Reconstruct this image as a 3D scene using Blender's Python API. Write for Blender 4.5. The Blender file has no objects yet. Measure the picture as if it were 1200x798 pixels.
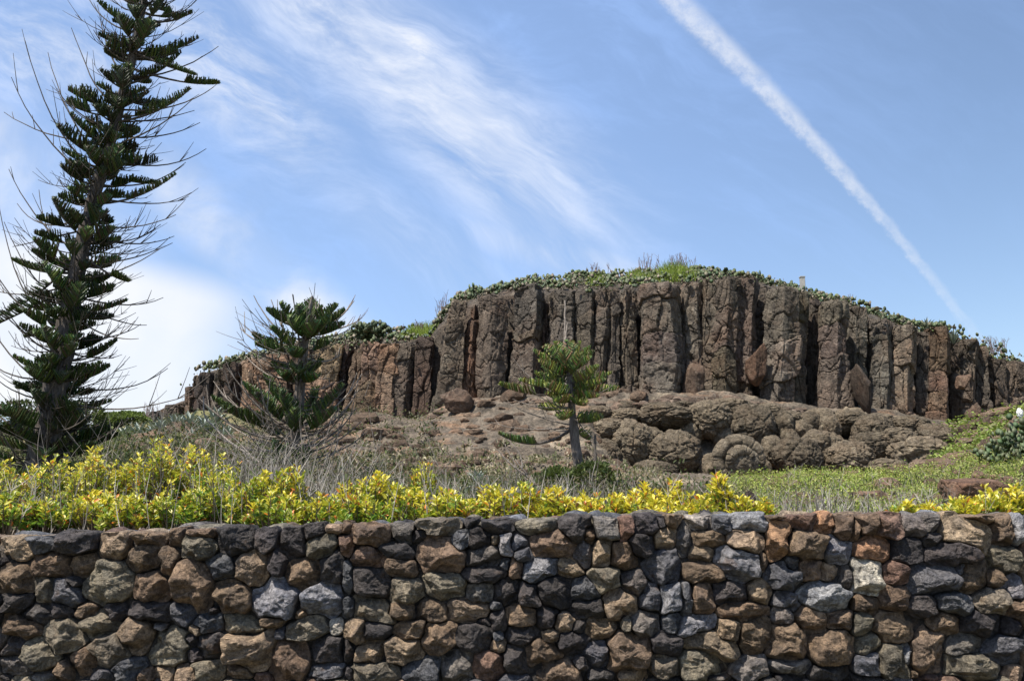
import bpy, math, random
import numpy as np
from math import radians as R
random.seed(7)
rng = np.random.default_rng(7)
scn = bpy.context.scene
col = scn.collection

# ------------------------------------------------------------------ camera
F = 1039.0                      # focal length in photo pixels (photo 1200 wide)
HOR = 590.0                     # horizon row
PITCH = math.atan((HOR - 399) / F)
CP, SP = math.cos(PITCH), math.sin(PITCH)
EYE = 1.6
cam = bpy.data.cameras.new('camera')
camo = bpy.data.objects.new('camera', cam); col.objects.link(camo)
cam.sensor_fit = 'HORIZONTAL'; cam.sensor_width = 36.0; cam.lens = 36.0 * F / 1200.0
cam.clip_start = 0.1; cam.clip_end = 6000
camo.location = (0, 0, EYE); camo.rotation_euler = (math.pi/2 + PITCH, 0, 0)
scn.camera = camo

# ------------------------------------------------------------------ light
SUN_DIR = np.array([-0.36, -0.31, 0.92]); SUN_DIR /= np.linalg.norm(SUN_DIR)
el = math.asin(SUN_DIR[2]); az = math.atan2(SUN_DIR[0], SUN_DIR[1])
sun = bpy.data.lights.new('sun', 'SUN'); suno = bpy.data.objects.new('sun', sun); col.objects.link(suno)
sun.energy = 5.0; sun.angle = R(0.5); sun.color = (1.0, 0.94, 0.85)
from mathutils import Vector
suno.rotation_euler = Vector(SUN_DIR).to_track_quat('Z', 'Y').to_euler()
suno.location = (0, 0, 60)
scn.view_settings.view_transform = 'Standard'; scn.view_settings.look = 'None'
scn.view_settings.exposure = 0.70; scn.view_settings.gamma = 1.0
scn.view_settings.use_curve_mapping = False
scn.cycles.use_denoising = True
scn.cycles.max_bounces = 6; scn.cycles.diffuse_bounces = 3; scn.cycles.transparent_max_bounces = 8

# ------------------------------------------------------------------ node helper
class NT:
    def __init__(s, tree): s.t = tree; s.n = tree.nodes; s.l = tree.links
    def node(s, typ, **kw):
        n = s.n.new(typ)
        for k, v in kw.items(): setattr(n, k, v)
        return n
    def put(s, sock, v):
        if isinstance(v, bpy.types.NodeSocket): s.l.new(v, sock)
        elif v is not None:
            if isinstance(v, (tuple, list)) and len(v) == 3 and sock.type == 'RGBA': v = (*v, 1)
            sock.default_value = v
    def math(s, op, a, b=None, c=None, clamp=False):
        n = s.node('ShaderNodeMath', operation=op); n.use_clamp = clamp
        s.put(n.inputs[0], a); s.put(n.inputs[1], b)
        if c is not None: s.put(n.inputs[2], c)
        return n.outputs[0]
    def smooth(s, v, a, b, lo=0.0, hi=1.0):
        n = s.node('ShaderNodeMapRange', interpolation_type='SMOOTHSTEP')
        s.put(n.inputs[0], v); s.put(n.inputs[1], a); s.put(n.inputs[2], b); s.put(n.inputs[3], lo); s.put(n.inputs[4], hi)
        return n.outputs[0]
    def mix(s, f, a, b, mode='MIX'):
        n = s.node('ShaderNodeMix', data_type='RGBA', blend_type=mode)
        s.put(n.inputs[0], f); s.put(n.inputs[6], a); s.put(n.inputs[7], b)
        return n.outputs[2]
    def noise(s, vec, scale, detail=4, rough=0.55, dist=0.0, out=0):
        n = s.node('ShaderNodeTexNoise')
        s.put(n.inputs['Vector'], vec); s.put(n.inputs['Scale'], scale); s.put(n.inputs['Detail'], detail)
        s.put(n.inputs['Roughness'], rough); s.put(n.inputs['Distortion'], dist)
        return n.outputs[out]
    def mapping(s, vec, scale=(1,1,1), rot=(0,0,0), loc=(0,0,0)):
        n = s.node('ShaderNodeMapping'); s.put(n.inputs[0], vec)
        n.inputs['Location'].default_value = loc; n.inputs['Rotation'].default_value = rot; n.inputs['Scale'].default_value = scale
        return n.outputs[0]
    def comb(s, x, y, z=0.0):
        n = s.node('ShaderNodeCombineXYZ'); s.put(n.inputs[0], x); s.put(n.inputs[1], y); s.put(n.inputs[2], z); return n.outputs[0]
    def bump(s, h, strength, dist, normal=None):
        n = s.node('ShaderNodeBump'); s.put(n.inputs['Height'], h)
        n.inputs['Strength'].default_value = strength; n.inputs['Distance'].default_value = dist
        if normal is not None: s.put(n.inputs['Normal'], normal)
        return n.outputs[0]

# ------------------------------------------------------------------ world: sky, thin cirrus, contrail
def dirq(px, py):
    """world direction of a photo row/column as (x/y, z/y)"""
    u = (px - 600) / F; v = (399 - py) / F
    d = (u, CP - v*SP, SP + v*CP)
    return d[0]/d[1], d[2]/d[1]
w = bpy.data.worlds.new('World'); scn.world = w; w.use_nodes = True
T = NT(w.node_tree); T.n.clear()
sky = T.node('ShaderNodeTexSky', sky_type='NISHITA'); sky.sun_disc = False
sky.sun_elevation = el; sky.sun_rotation = az
sky.air_density = 1.0; sky.dust_density = 0.9; sky.ozone_density = 1.3; sky.altitude = 20
tc = T.node('ShaderNodeTexCoord').outputs['Generated']
sp = T.node('ShaderNodeSeparateXYZ'); T.put(sp.inputs[0], tc)
yy = T.math('MAXIMUM', T.math('ABSOLUTE', sp.outputs[1]), 0.05)
qx = T.math('DIVIDE', sp.outputs[0], yy); qz = T.math('DIVIDE', sp.outputs[2], yy)
q = T.comb(qx, qz, T.math('MULTIPLY', sp.outputs[1], 0.3))
def line_coords(p0, p1):
    a = np.array(dirq(*p0)); b = np.array(dirq(*p1)); L = np.linalg.norm(b-a); d = (b-a)/L; n = np.array([-d[1], d[0]])
    rx = T.math('SUBTRACT', qx, float(a[0])); rz = T.math('SUBTRACT', qz, float(a[1]))
    al = T.math('ADD', T.math('MULTIPLY', rx, float(d[0])), T.math('MULTIPLY', rz, float(d[1])))
    ac = T.math('ADD', T.math('MULTIPLY', rx, float(n[0])), T.math('MULTIPLY', rz, float(n[1])))
    return al, ac, L
def blob(p0, p1, halfw, soft, ends=0.15):
    """soft streak mask between two sky points"""
    al, ac, L = line_coords(p0, p1)
    m = T.smooth(T.math('ABSOLUTE', ac), halfw*soft, halfw, 1, 0)
    m = T.math('MULTIPLY', m, T.smooth(al, -ends, ends*0.6, 0, 1))
    m = T.math('MULTIPLY', m, T.smooth(al, L-ends*0.6, L+ends, 1, 0))
    return m, al, ac
warp = T.noise(q, 3.0, 3, 0.5, out=1)
wq = T.node('ShaderNodeVectorMath', operation='MULTIPLY_ADD')
T.put(wq.inputs[0], warp); wq.inputs[1].default_value = (0.22, 0.22, 0.22); T.put(wq.inputs[2], q)
wq = wq.outputs[0]
ang = math.atan2(dirq(700,290)[1]-dirq(330,20)[1], dirq(700,290)[0]-dirq(330,20)[0])
st = T.mapping(T.mapping(wq, rot=(0,0,-ang)), scale=(3.2, 13.0, 1))
streak = T.noise(st, 1.0, 8, 0.62, 0.3)
st2 = T.mapping(T.mapping(wq, rot=(0,0,-ang-0.25)), scale=(5.0, 12.0, 1))
streak2 = T.noise(st2, 1.3, 9, 0.66, 0.2)
billow = T.noise(wq, 4.5, 8, 0.58)
def accum(acc, mask, dens):
    v = T.math('MULTIPLY', mask, dens)
    return v if acc is None else T.math('MAXIMUM', acc, v)
s1 = T.smooth(streak, 0.36, 0.74); s2 = T.smooth(streak2, 0.36, 0.76); b1 = T.smooth(billow, 0.36, 0.66)
sb = T.math('MULTIPLY', T.math('ADD', s1, s2), 0.5)
acc = None
m, _, _ = blob((300,-60), (650,235), 0.125, 0.0, 0.22); acc = accum(acc, m, T.math('MULTIPLY', sb, 1.15))
m, _, _ = blob((450,20), (640,235), 0.055, 0.0, 0.12);  acc = accum(acc, m, T.math('MULTIPLY', s2, 1.15))
m, _, _ = blob((-100,60), (330,60), 0.13, 0.0, 0.2);   acc = accum(acc, m, T.math('MULTIPLY', s2, 0.7))
m, _, _ = blob((-260,310), (235,435), 0.125, 0.6, 0.08);acc = accum(acc, m, T.math('ADD', T.math('MULTIPLY', b1, 0.25), 0.82))
m, _, _ = blob((200,215), (400,400), 0.055, 0.0, 0.10); acc = accum(acc, m, T.math('ADD', T.math('MULTIPLY', b1, 0.95), 0.10))
m, _, _ = blob((-150,40), (120,330), 0.10, 0.1, 0.15); acc = accum(acc, m, T.math('ADD', T.math('MULTIPLY', b1, 0.55), 0.12))
m, _, _ = blob((200,245), (285,240), 0.05, 0.0, 0.05);  acc = accum(acc, m, T.math('MULTIPLY', b1, 0.6))
m, _, _ = blob((380,200), (560,330), 0.06, 0.0, 0.12);  acc = accum(acc, m, T.math('MULTIPLY', sb, 0.38))
m, _, _ = blob((80,-60), (330,150), 0.09, 0.0, 0.15); acc = accum(acc, m, T.math('MULTIPLY', s2, 0.85))
m, _, _ = blob((520,260), (760,330), 0.04, 0.0, 0.12); acc = accum(acc, m, T.math('MULTIPLY', s1, 0.55))
# contrail: a band that thins towards the horizon
al, ac, L = line_coords((782,-8), (1085,318))
bend = T.math('MULTIPLY', T.math('MULTIPLY', al, T.math('SUBTRACT', al, L)), 0.16)
puff = T.noise(T.mapping(q, scale=(1,1,1)), 42, 6, 0.7)
ac2 = T.math('ADD', T.math('ADD', ac, bend), T.math('MULTIPLY', T.math('SUBTRACT', puff, 0.5), 0.018))
wid = T.smooth(al, 0.0, L*1.1, 0.0205, 0.008)
r_ = T.math('DIVIDE', T.math('ABSOLUTE', ac2), wid)
ctr = T.smooth(r_, 0.25, 1.1, 1, 0)
ctr = T.math('MULTIPLY', ctr, T.smooth(puff, 0.25, 0.7, 0.30, 1.0))
ctr = T.math('MULTIPLY', ctr, T.smooth(al, L*0.55, L*1.5, 0.60, 0.0))
ctr = T.math('MULTIPLY', ctr, T.smooth(al, -0.8, -0.3, 0, 1))
acc = T.math('MAXIMUM', acc, ctr)
hz = T.math('MULTIPLY', T.smooth(qx, 0.65, 0.0, 0.12, 0.42), T.smooth(T.math('ADD', s1, s2), 0.2, 1.6, 0.85, 1.3))          # thin veil, denser to the left
acc = T.math('MAXIMUM', acc, 0.0)
cl = T.mix(hz, sky.outputs[0], (2.8, 4.3, 7.6))
cl = T.mix(T.math('MULTIPLY', acc, 0.9, clamp=True), cl, (6.1, 6.15, 6.25))
lowfade = T.smooth(sp.outputs[2], -0.02, 0.02, 0, 1)
cl = T.mix(lowfade, sky.outputs[0], cl)
bg = T.node('ShaderNodeBackground'); T.put(bg.inputs[0], cl); bg.inputs[1].default_value = 0.102
wo = T.node('ShaderNodeOutputWorld'); T.l.new(bg.outputs[0], wo.inputs[0])

# ------------------------------------------------------------------ projection of measured photo points to real places
def P(px, py, Y):
    u = (px - 600) / F; v = (399 - py) / F
    t = Y / (CP - v*SP)
    return np.array([u*t, Y, EYE + (SP + v*CP)*t])
def interp(x, tab):
    a = np.array(tab, float); return np.interp(x, a[:,0], a[:,1])
def px_of(x, Y, z=EYE):
    return 600 + F * x / (Y*CP + (z-EYE)*SP)

# ------------------------------------------------------------------ numpy noise
_perm = np.random.default_rng(3).permutation(256).astype(np.int64); _perm = np.concatenate([_perm, _perm, _perm])
_g = np.random.default_rng(4).normal(size=(256, 3)); _g /= np.linalg.norm(_g, axis=1)[:, None]
def perlin(p):
    p = np.asarray(p, float); i = np.floor(p).astype(np.int64); f = p - i; i &= 255
    u = f*f*f*(f*(f*6-15)+10)
    out = 0
    for dx in (0, 1):
        for dy in (0, 1):
            for dz in (0, 1):
                h = _perm[_perm[_perm[(i[:,0]+dx) & 255] + ((i[:,1]+dy) & 255)] + ((i[:,2]+dz) & 255)]
                g = _g[h]
                d = g[:,0]*(f[:,0]-dx) + g[:,1]*(f[:,1]-dy) + g[:,2]*(f[:,2]-dz)
                wx = u[:,0] if dx else 1-u[:,0]; wy = u[:,1] if dy else 1-u[:,1]; wz = u[:,2] if dz else 1-u[:,2]
                out = out + d*wx*wy*wz
    return out * 1.6
def fbm(p, octv=4, gain=0.5, ridge=False):
    p = np.asarray(p, float); a = 1.0; s = 0; tot = 0
    for k in range(octv):
        n = perlin(p + k*17.3)
        if ridge: n = 1 - 2*np.abs(n)
        s = s + a*n; tot += a; a *= gain; p = p*2.03
    return s / tot

_wr = np.random.default_rng(12).uniform(0, 1, (256, 3)); _wt = np.random.default_rng(13).normal(0, 1, (256, 4))
def worley(p):
    """fractured blocks: per-cell offset, tilt term and distance to the cell edge"""
    p = np.asarray(p, float); i = np.floor(p).astype(np.int64); n = len(p)
    f1 = np.full(n, 9.); f2 = np.full(n, 9.); hid = np.zeros(n, np.int64); rel = np.zeros((n, 3))
    for dx in (-1, 0, 1):
        for dy in (-1, 0, 1):
            for dz in (-1, 0, 1):
                c = i + np.array([dx, dy, dz]); cm = c & 255
                h = _perm[_perm[_perm[cm[:, 0]] + cm[:, 1]] + cm[:, 2]]
                d = p - (c + _wr[h]); m = np.sqrt((d*d).sum(1)); b = m < f1
                f2 = np.where(b, f1, np.minimum(f2, m)); f1 = np.where(b, m, f1); hid = np.where(b, h, hid); rel[b] = d[b]
    return _wt[hid, 3], (rel*_wt[hid, :3]).sum(1), f2-f1

# ------------------------------------------------------------------ mesh building
class MB:
    def __init__(s): s.v = []; s.q = []; s.t = []; s.c = []; s.n = 0; s.mq = []; s.mt = []
    def add(s, v, q=None, t=None, c=(1,1,1), m=0):
        v = np.asarray(v, float); k = len(v)
        s.v.append(v)
        c = np.asarray(c, float)
        s.c.append(np.broadcast_to(c, (k, 3)) if c.ndim == 1 else c)
        if q is not None and len(q): q = np.asarray(q); s.q.append(q + s.n); s.mq.append(np.full(len(q), m))
        if t is not None and len(t): t = np.asarray(t); s.t.append(t + s.n); s.mt.append(np.full(len(t), m))
        s.n += k
def obj(name, mb, mat, parent=None, smooth=True, org=None, kind=None):
    v = np.concatenate(mb.v); c = np.concatenate(mb.c)
    if parent is not None:
        o_ = np.zeros(3); pp = parent
        while pp is not None: o_ = o_ + np.array(pp.location); pp = pp.parent
        v = v - o_
    elif org is not None: v = v - np.asarray(org)
    nq = sum(len(a) for a in mb.q); nt = sum(len(a) for a in mb.t)
    loops = np.concatenate([np.concatenate(mb.q).ravel() if nq else np.zeros(0, int), np.concatenate(mb.t).ravel() if nt else np.zeros(0, int)]).astype(np.int32)
    ls = np.concatenate([np.arange(nq)*4, nq*4 + np.arange(nt)*3]).astype(np.int32)
    me = bpy.data.meshes.new(name)
    me.vertices.add(len(v)); me.vertices.foreach_set('co', v.astype(np.float32).ravel())
    me.loops.add(len(loops)); me.loops.foreach_set('vertex_index', loops)
    me.polygons.add(nq+nt); me.polygons.foreach_set('loop_start', ls)
    me.polygons.foreach_set('use_smooth', np.full(nq+nt, smooth))
    mats = mat if isinstance(mat, (list, tuple)) else [mat]
    for m in mats: me.materials.append(m)
    if len(mats) > 1:
        mi = np.concatenate([np.concatenate(mb.mq) if nq else np.zeros(0, int), np.concatenate(mb.mt) if nt else np.zeros(0, int)]).astype(np.int32)
        me.polygons.foreach_set('material_index', mi)
    me.update(calc_edges=True)
    ca = me.color_attributes.new('col', 'FLOAT_COLOR', 'POINT')
    ca.data.foreach_set('color', np.concatenate([c, np.ones((len(c), 1))], 1).astype(np.float32).ravel())
    me.validate()
    o = bpy.data.objects.new(name, me); col.objects.link(o)
    if parent is not None: o.parent = parent
    elif org is not None: o.location = tuple(float(x) for x in org)
    if kind: o['kind'] = kind
    return o
def tag(o, label=None, cat=None, group=None, kind=None):
    if label: o['label'] = label
    if cat: o['category'] = cat
    if group: o['group'] = group
    if kind: o['kind'] = kind
    return o
def root(name, loc, label, cat, group=None, kind=None):
    o = bpy.data.objects.new(name, None); col.objects.link(o); o.location = tuple(float(x) for x in loc)
    o.empty_display_size = 0.1
    return tag(o, label, cat, group, kind)
def grid_faces(nr, nc, wrap=False):
    r = np.arange(nr-1)[:, None]; m = nc if wrap else nc-1
    c = np.arange(m)[None, :]; c2 = (c+1) % nc
    return np.stack([r*nc+c+0*r, r*nc+c2, (r+1)*nc+c2, (r+1)*nc+c], -1).reshape(-1, 4)
def tube(path, rad, sides=6, cap=True):
    path = np.asarray(path, float); n = len(path); rad = np.broadcast_to(np.asarray(rad, float), (n,))
    tg = np.gradient(path, axis=0); tg /= np.linalg.norm(tg, axis=1)[:, None] + 1e-9
    ref = np.array([0., 0., 1.]) if abs(tg[0, 2]) < 0.85 else np.array([1., 0., 0.])
    a = np.cross(tg, ref); a /= np.linalg.norm(a, axis=1)[:, None] + 1e-9
    b = np.cross(tg, a)
    th = np.arange(sides)*2*math.pi/sides
    v = path[:, None, :] + rad[:, None, None]*(np.cos(th)[None, :, None]*a[:, None, :] + np.sin(th)[None, :, None]*b[:, None, :])
    v = v.reshape(-1, 3); q = grid_faces(n, sides, True)
    return v, q
def bez(p0, p1, p2, n):
    t = np.linspace(0, 1, n)[:, None]; return (1-t)**2*p0 + 2*t*(1-t)*p1 + t*t*p2
def tubes_batch(mb, P0, P1, P2, r0, r1, n=4, sides=3, c=(1,1,1), m=0):
    """many quadratic tubes at once: P* (K,3), r* (K,)"""
    K = len(P0); t = np.linspace(0, 1, n)[None, :, None]
    path = (1-t)**2*P0[:, None] + 2*t*(1-t)*P1[:, None] + t*t*P2[:, None]
    tg = np.gradient(path, axis=1); tg /= np.linalg.norm(tg, axis=2, keepdims=True) + 1e-9
    ref = np.where(np.abs(tg[:, :1, 2:3]) < 0.85, np.array([0., 0., 1.]), np.array([1., 0., 0.]))
    ref = np.broadcast_to(ref, tg.shape)
    a = np.cross(tg, ref); a /= np.linalg.norm(a, axis=2, keepdims=True) + 1e-9
    b = np.cross(tg, a); th = np.arange(sides)*2*math.pi/sides
    rad = (np.asarray(r0)[:, None]*(1-t[..., 0]) + np.asarray(r1)[:, None]*t[..., 0])[:, :, None, None]
    v = path[:, :, None] + rad*(np.cos(th)[None, None, :, None]*a[:, :, None] + np.sin(th)[None, None, :, None]*b[:, :, None])
    f = grid_faces(n, sides, True)
    q_ = (f[None] + (np.arange(K)*n*sides)[:, None, None]).reshape(-1, 4)
    c = np.asarray(c, float)
    cc = c if c.ndim == 1 else np.repeat(c, n*sides, axis=0)
    mb.add(v.reshape(-1, 3), q_, c=cc, m=m)
def leaves_batch(mb, pos, dirv, nrm, L, W, c, fold=0.25, m=0):
    """folded pointed leaves: base, two shoulders each side, tip"""
    K = len(pos); dirv = dirv/(np.linalg.norm(dirv, axis=1)[:, None]+1e-9)
    s = np.cross(dirv, nrm); s /= np.linalg.norm(s, axis=1)[:, None]+1e-9
    n = np.cross(s, dirv); L = np.asarray(L)[:, None]; W = np.asarray(W)[:, None]
    b = pos; tip = pos + dirv*L - n*L*0.12
    m1 = pos + dirv*L*0.35; m2 = pos + dirv*L*0.72 - n*L*0.03
    v = np.stack([b, m1+s*W*0.45+n*W*fold, m2+s*W*0.36+n*W*fold, tip, m2-s*W*0.36+n*W*fold, m1-s*W*0.45+n*W*fold, m1, m2], 1)
    base = (np.arange(K)*8)[:, None]
    q1 = base + np.array([[6, 1, 2, 7]]); q2 = base + np.array([[6, 7, 4, 5]])
    t1 = base + np.array([[0, 1, 6]]); t2 = base + np.array([[0, 6, 5]]); t3 = base + np.array([[7, 2, 3]]); t4 = base + np.array([[7, 3, 4]])
    c = np.asarray(c, float); cc = c if c.ndim == 1 else np.repeat(c, 8, axis=0)
    mb.add(v.reshape(-1, 3), np.concatenate([q1, q2]), np.concatenate([t1, t2, t3, t4]), c=cc, m=m)
def rnd_unit(n):
    v = rng.normal(size=(n, 3)); return v/np.linalg.norm(v, axis=1)[:, None]
_ico = {}
def ico(level):
    if level not in _ico:
        import bmesh
        bm = bmesh.new(); bmesh.ops.create_icosphere(bm, subdivisions=level, radius=1.0)
        bm.verts.ensure_lookup_table()
        _ico[level] = (np.array([v.co[:] for v in bm.verts]), np.array([[v.index for v in f.verts] for f in bm.faces])); bm.free()
    return _ico[level]
def rock(center, size, seed, level=4, ang=0.35, fine=0.06, planes=13, rot=None):
    """an angular boulder: sphere cut by random planes then roughened"""
    v, f = ico(level); r = np.random.default_rng(seed)
    n = r.normal(size=(planes, 3)); n /= np.linalg.norm(n, axis=1)[:, None]; d = r.uniform(0.42, 0.85, planes)
    dots = v @ n.T; k = np.where(dots > 1e-3, d[None]/np.maximum(dots, 1e-3), 9).min(1); rad = np.minimum(1, k)
    rad = (1-min(ang, 1)) + ang*rad*1.35
    p = v*rad[:, None]
    p = p*(1 + 0.12*fbm(v*1.3+seed, 3)[:, None] + fine*fbm(v*5+seed, 4)[:, None])
    p = p*np.asarray(size)
    if rot is not None: 
        from mathutils import Euler
        p = p @ np.array(Euler(rot).to_matrix()).T
    return p + np.asarray(center), f

# ------------------------------------------------------------------ materials
def newmat(name):
    m = bpy.data.materials.new(name); m.use_nodes = True; t = NT(m.node_tree); t.n.clear()
    out = t.node('ShaderNodeOutputMaterial'); b = t.node('ShaderNodeBsdfPrincipled'); t.l.new(b.outputs[0], out.inputs[0])
    b.inputs['Specular IOR Level'].default_value = 0.25
    return m, t, b, out
def attr(t): 
    n = t.node('ShaderNodeAttribute'); n.attribute_name = 'col'; return n.outputs['Color']
def mat_wallstone():
    m, t, b, o = newmat('wall_stone'); g = t.node('ShaderNodeNewGeometry').outputs['Position']
    c = attr(t)
    n1 = t.noise(g, 9, 6, 0.6); n2 = t.noise(g, 38, 6, 0.65); n3 = t.noise(g, 160, 4, 0.7)
    c = t.mix(1.0, c, t.mix(t.smooth(n1, 0.3, 0.7), (0.62, 0.62, 0.64), (1.32, 1.25, 1.15)), 'MULTIPLY')
    c = t.mix(1.0, c, t.mix(t.smooth(n2, 0.35, 0.65), (0.60, 0.60, 0.60), (1.38, 1.37, 1.34)), 'MULTIPLY'); c = t.mix(1.0, c, t.mix(t.smooth(n3, 0.35, 0.65), (0.75,)*3, (1.28,)*3), 'MULTIPLY')
    lich = t.math('MULTIPLY', t.smooth(t.noise(g, 22, 7, 0.75), 0.60, 0.70), t.smooth(n1, 0.45, 0.6))
    c = t.mix(t.math('MULTIPLY', lich, 0.38), c, (0.36, 0.35, 0.32))
    rust = t.smooth(t.noise(t.mapping(g, loc=(7,3,1)), 6.5, 5, 0.6), 0.60, 0.72)
    c = t.mix(t.math('MULTIPLY', rust, 0.30), c, (0.21, 0.12, 0.06))
    t.put(b.inputs['Base Color'], c); b.inputs['Roughness'].default_value = 0.85
    v = t.node('ShaderNodeTexVoronoi', feature='DISTANCE_TO_EDGE'); t.put(v.inputs['Vector'], t.mapping(t.math('ADD', 0, 0) and g)); v.inputs['Scale'].default_value = 11
    vd = t.node('ShaderNodeVectorMath', operation='MULTIPLY_ADD'); t.put(vd.inputs[0], t.noise(g, 9, 3, 0.5, out=1)); vd.inputs[1].default_value = (0.25,)*3; t.put(vd.inputs[2], g)
    t.put(v.inputs['Vector'], vd.outputs[0])
    crack = t.smooth(v.outputs['Distance'], 0.0, 0.03)
    h = t.math('ADD', t.math('MULTIPLY', n2, 1.0), t.math('MULTIPLY', n3, 0.35)); h = t.math('ADD', h, t.math('MULTIPLY', crack, 0.25))
    t.put(b.inputs['Normal'], t.bump(h, 1.0, 0.030))
    return m
def mat_rock(name, dark, mid, light, red, scale=1.0, redness=0.3, bumpd=0.25, crackw=0.03, crackh=0.3):
    m, t, b, o = newmat(name); g = t.node('ShaderNodeNewGeometry').outputs['Position']
    n1 = t.noise(g, 0.55*scale, 6, 0.6); n2 = t.noise(g, 2.4*scale, 8, 0.68); n3 = t.noise(g, 11*scale, 6, 0.7)
    c = t.mix(t.smooth(n2, 0.32, 0.66), dark, mid)
    c = t.mix(t.math('MULTIPLY', t.smooth(n1, 0.45, 0.68), redness), c, red)
    c = t.mix(t.math('MULTIPLY', t.smooth(t.noise(t.mapping(g, loc=(5,2,9), scale=(1,1,0.7)), 1.7*scale, 9, 0.72), 0.52, 0.70), 0.75), c, light)
    c = t.mix(1.0, c, t.mix(t.smooth(n3, 0.3, 0.7), (0.68,)*3, (1.3, 1.28, 1.22)), 'MULTIPLY')
    c = t.mix(1.0, c, attr(t), 'MULTIPLY')
    t.put(b.inputs['Base Color'], c); b.inputs['Roughness'].default_value = 0.92
    vd = t.node('ShaderNodeVectorMath', operation='MULTIPLY_ADD'); t.put(vd.inputs[0], t.noise(g, 1.6*scale, 4, 0.6, out=1)); vd.inputs[1].default_value = (0.9/scale,)*3; t.put(vd.inputs[2], g)
    v = t.node('ShaderNodeTexVoronoi', feature='DISTANCE_TO_EDGE'); t.put(v.inputs['Vector'], vd.outputs[0]); v.inputs['Scale'].default_value = 1.0*scale
    crack = t.smooth(v.outputs['Distance'], 0.0, crackw)
    h = t.math('ADD', t.math('MULTIPLY', n2, 1.0), t.math('MULTIPLY', n3, 0.45)); h = t.math('ADD', h, t.math('MULTIPLY', crack, crackh))
    h = t.math('ADD', h, t.math('MULTIPLY', t.noise(g, 32*scale, 4, 0.7), 0.15))
    t.put(b.inputs['Normal'], t.bump(h, 1.0, bumpd/scale))
    return m
def mat_bark(name, a, b_, scale=18):
    m, t, b, o = newmat(name); g = t.node('ShaderNodeNewGeometry').outputs['Position']
    n = t.noise(t.mapping(g, scale=(1, 1, 0.25)), scale, 6, 0.65)
    c = t.mix(1.0, t.mix(t.smooth(n, 0.3, 0.7), a, b_), attr(t), 'MULTIPLY')
    t.put(b.inputs['Base Color'], c); b.inputs['Roughness'].default_value = 0.9
    t.put(b.inputs['Normal'], t.bump(n, 0.8, 0.04)); return m
def mat_leaf(name, rough=0.5, trans=0.35, spec=0.3):
    m, t, b, o = newmat(name); c = attr(t)
    g = t.node('ShaderNodeNewGeometry').outputs['Position']
    c = t.mix(1.0, c, t.mix(t.noise(g, 25, 3, 0.6), (0.7,)*3, (1.3,)*3), 'MULTIPLY')
    t.put(b.inputs['Base Color'], c); b.inputs['Roughness'].default_value = rough; b.inputs['Specular IOR Level'].default_value = spec
    tr = t.node('ShaderNodeBsdfTranslucent'); t.put(tr.inputs[0], t.mix(1.0, c, (1.1, 1.15, 0.7), 'MULTIPLY'))
    mx = t.node('ShaderNodeMixShader'); mx.inputs[0].default_value = trans
    t.l.new(b.outputs[0], mx.inputs[1]); t.l.new(tr.outputs[0], mx.inputs[2]); t.l.new(mx.outputs[0], o.inputs[0]); return m
def mat_attr(name, rough=0.9):
    m, t, b, o = newmat(name); g = t.node('ShaderNodeNewGeometry').outputs['Position']
    c = t.mix(1.0, attr(t), t.mix(t.noise(g, 9, 4, 0.6), (0.65,)*3, (1.35,)*3), 'MULTIPLY')
    t.put(b.inputs['Base Color'], c); b.inputs['Roughness'].default_value = rough; return m
M_STONE = mat_wallstone()
M_COL = mat_rock('basalt', (0.058, 0.050, 0.043), (0.155, 0.130, 0.106), (0.28, 0.242, 0.20), (0.175, 0.112, 0.078), 1.0, 0.45, 0.22, 0.022, 0.5)
M_BULB = mat_rock('weathered_rock', (0.082, 0.070, 0.053), (0.20, 0.168, 0.126), (0.33, 0.29, 0.225), (0.22, 0.15, 0.10), 1.8, 0.25, 0.34)
M_BOULDER = mat_rock('boulder_rock', (0.08, 0.060, 0.048), (0.17, 0.125, 0.095), (0.30, 0.25, 0.20), (0.22, 0.135, 0.09), 2.0, 0.4, 0.2)
M_BARK = mat_bark('pine_bark', (0.042, 0.035, 0.030), (0.135, 0.115, 0.10))
M_DEAD = mat_bark('dead_wood', (0.10, 0.082, 0.068), (0.27, 0.235, 0.20), 30)
M_NEEDLE = mat_leaf('pine_needles', 0.45, 0.12, 0.35)
M_LEAF = mat_leaf('shrub_leaves', 0.38, 0.38, 0.45)
M_STEM = mat_attr('plant_stems')
M_COVER = mat_leaf('ground_cover_leaves', 0.6, 0.3, 0.2)
M_CACT = mat_leaf('cactus_pads', 0.55, 0.05, 0.3)
M_AGAVE = mat_leaf('agave_blades', 0.5, 0.1, 0.35)

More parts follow.
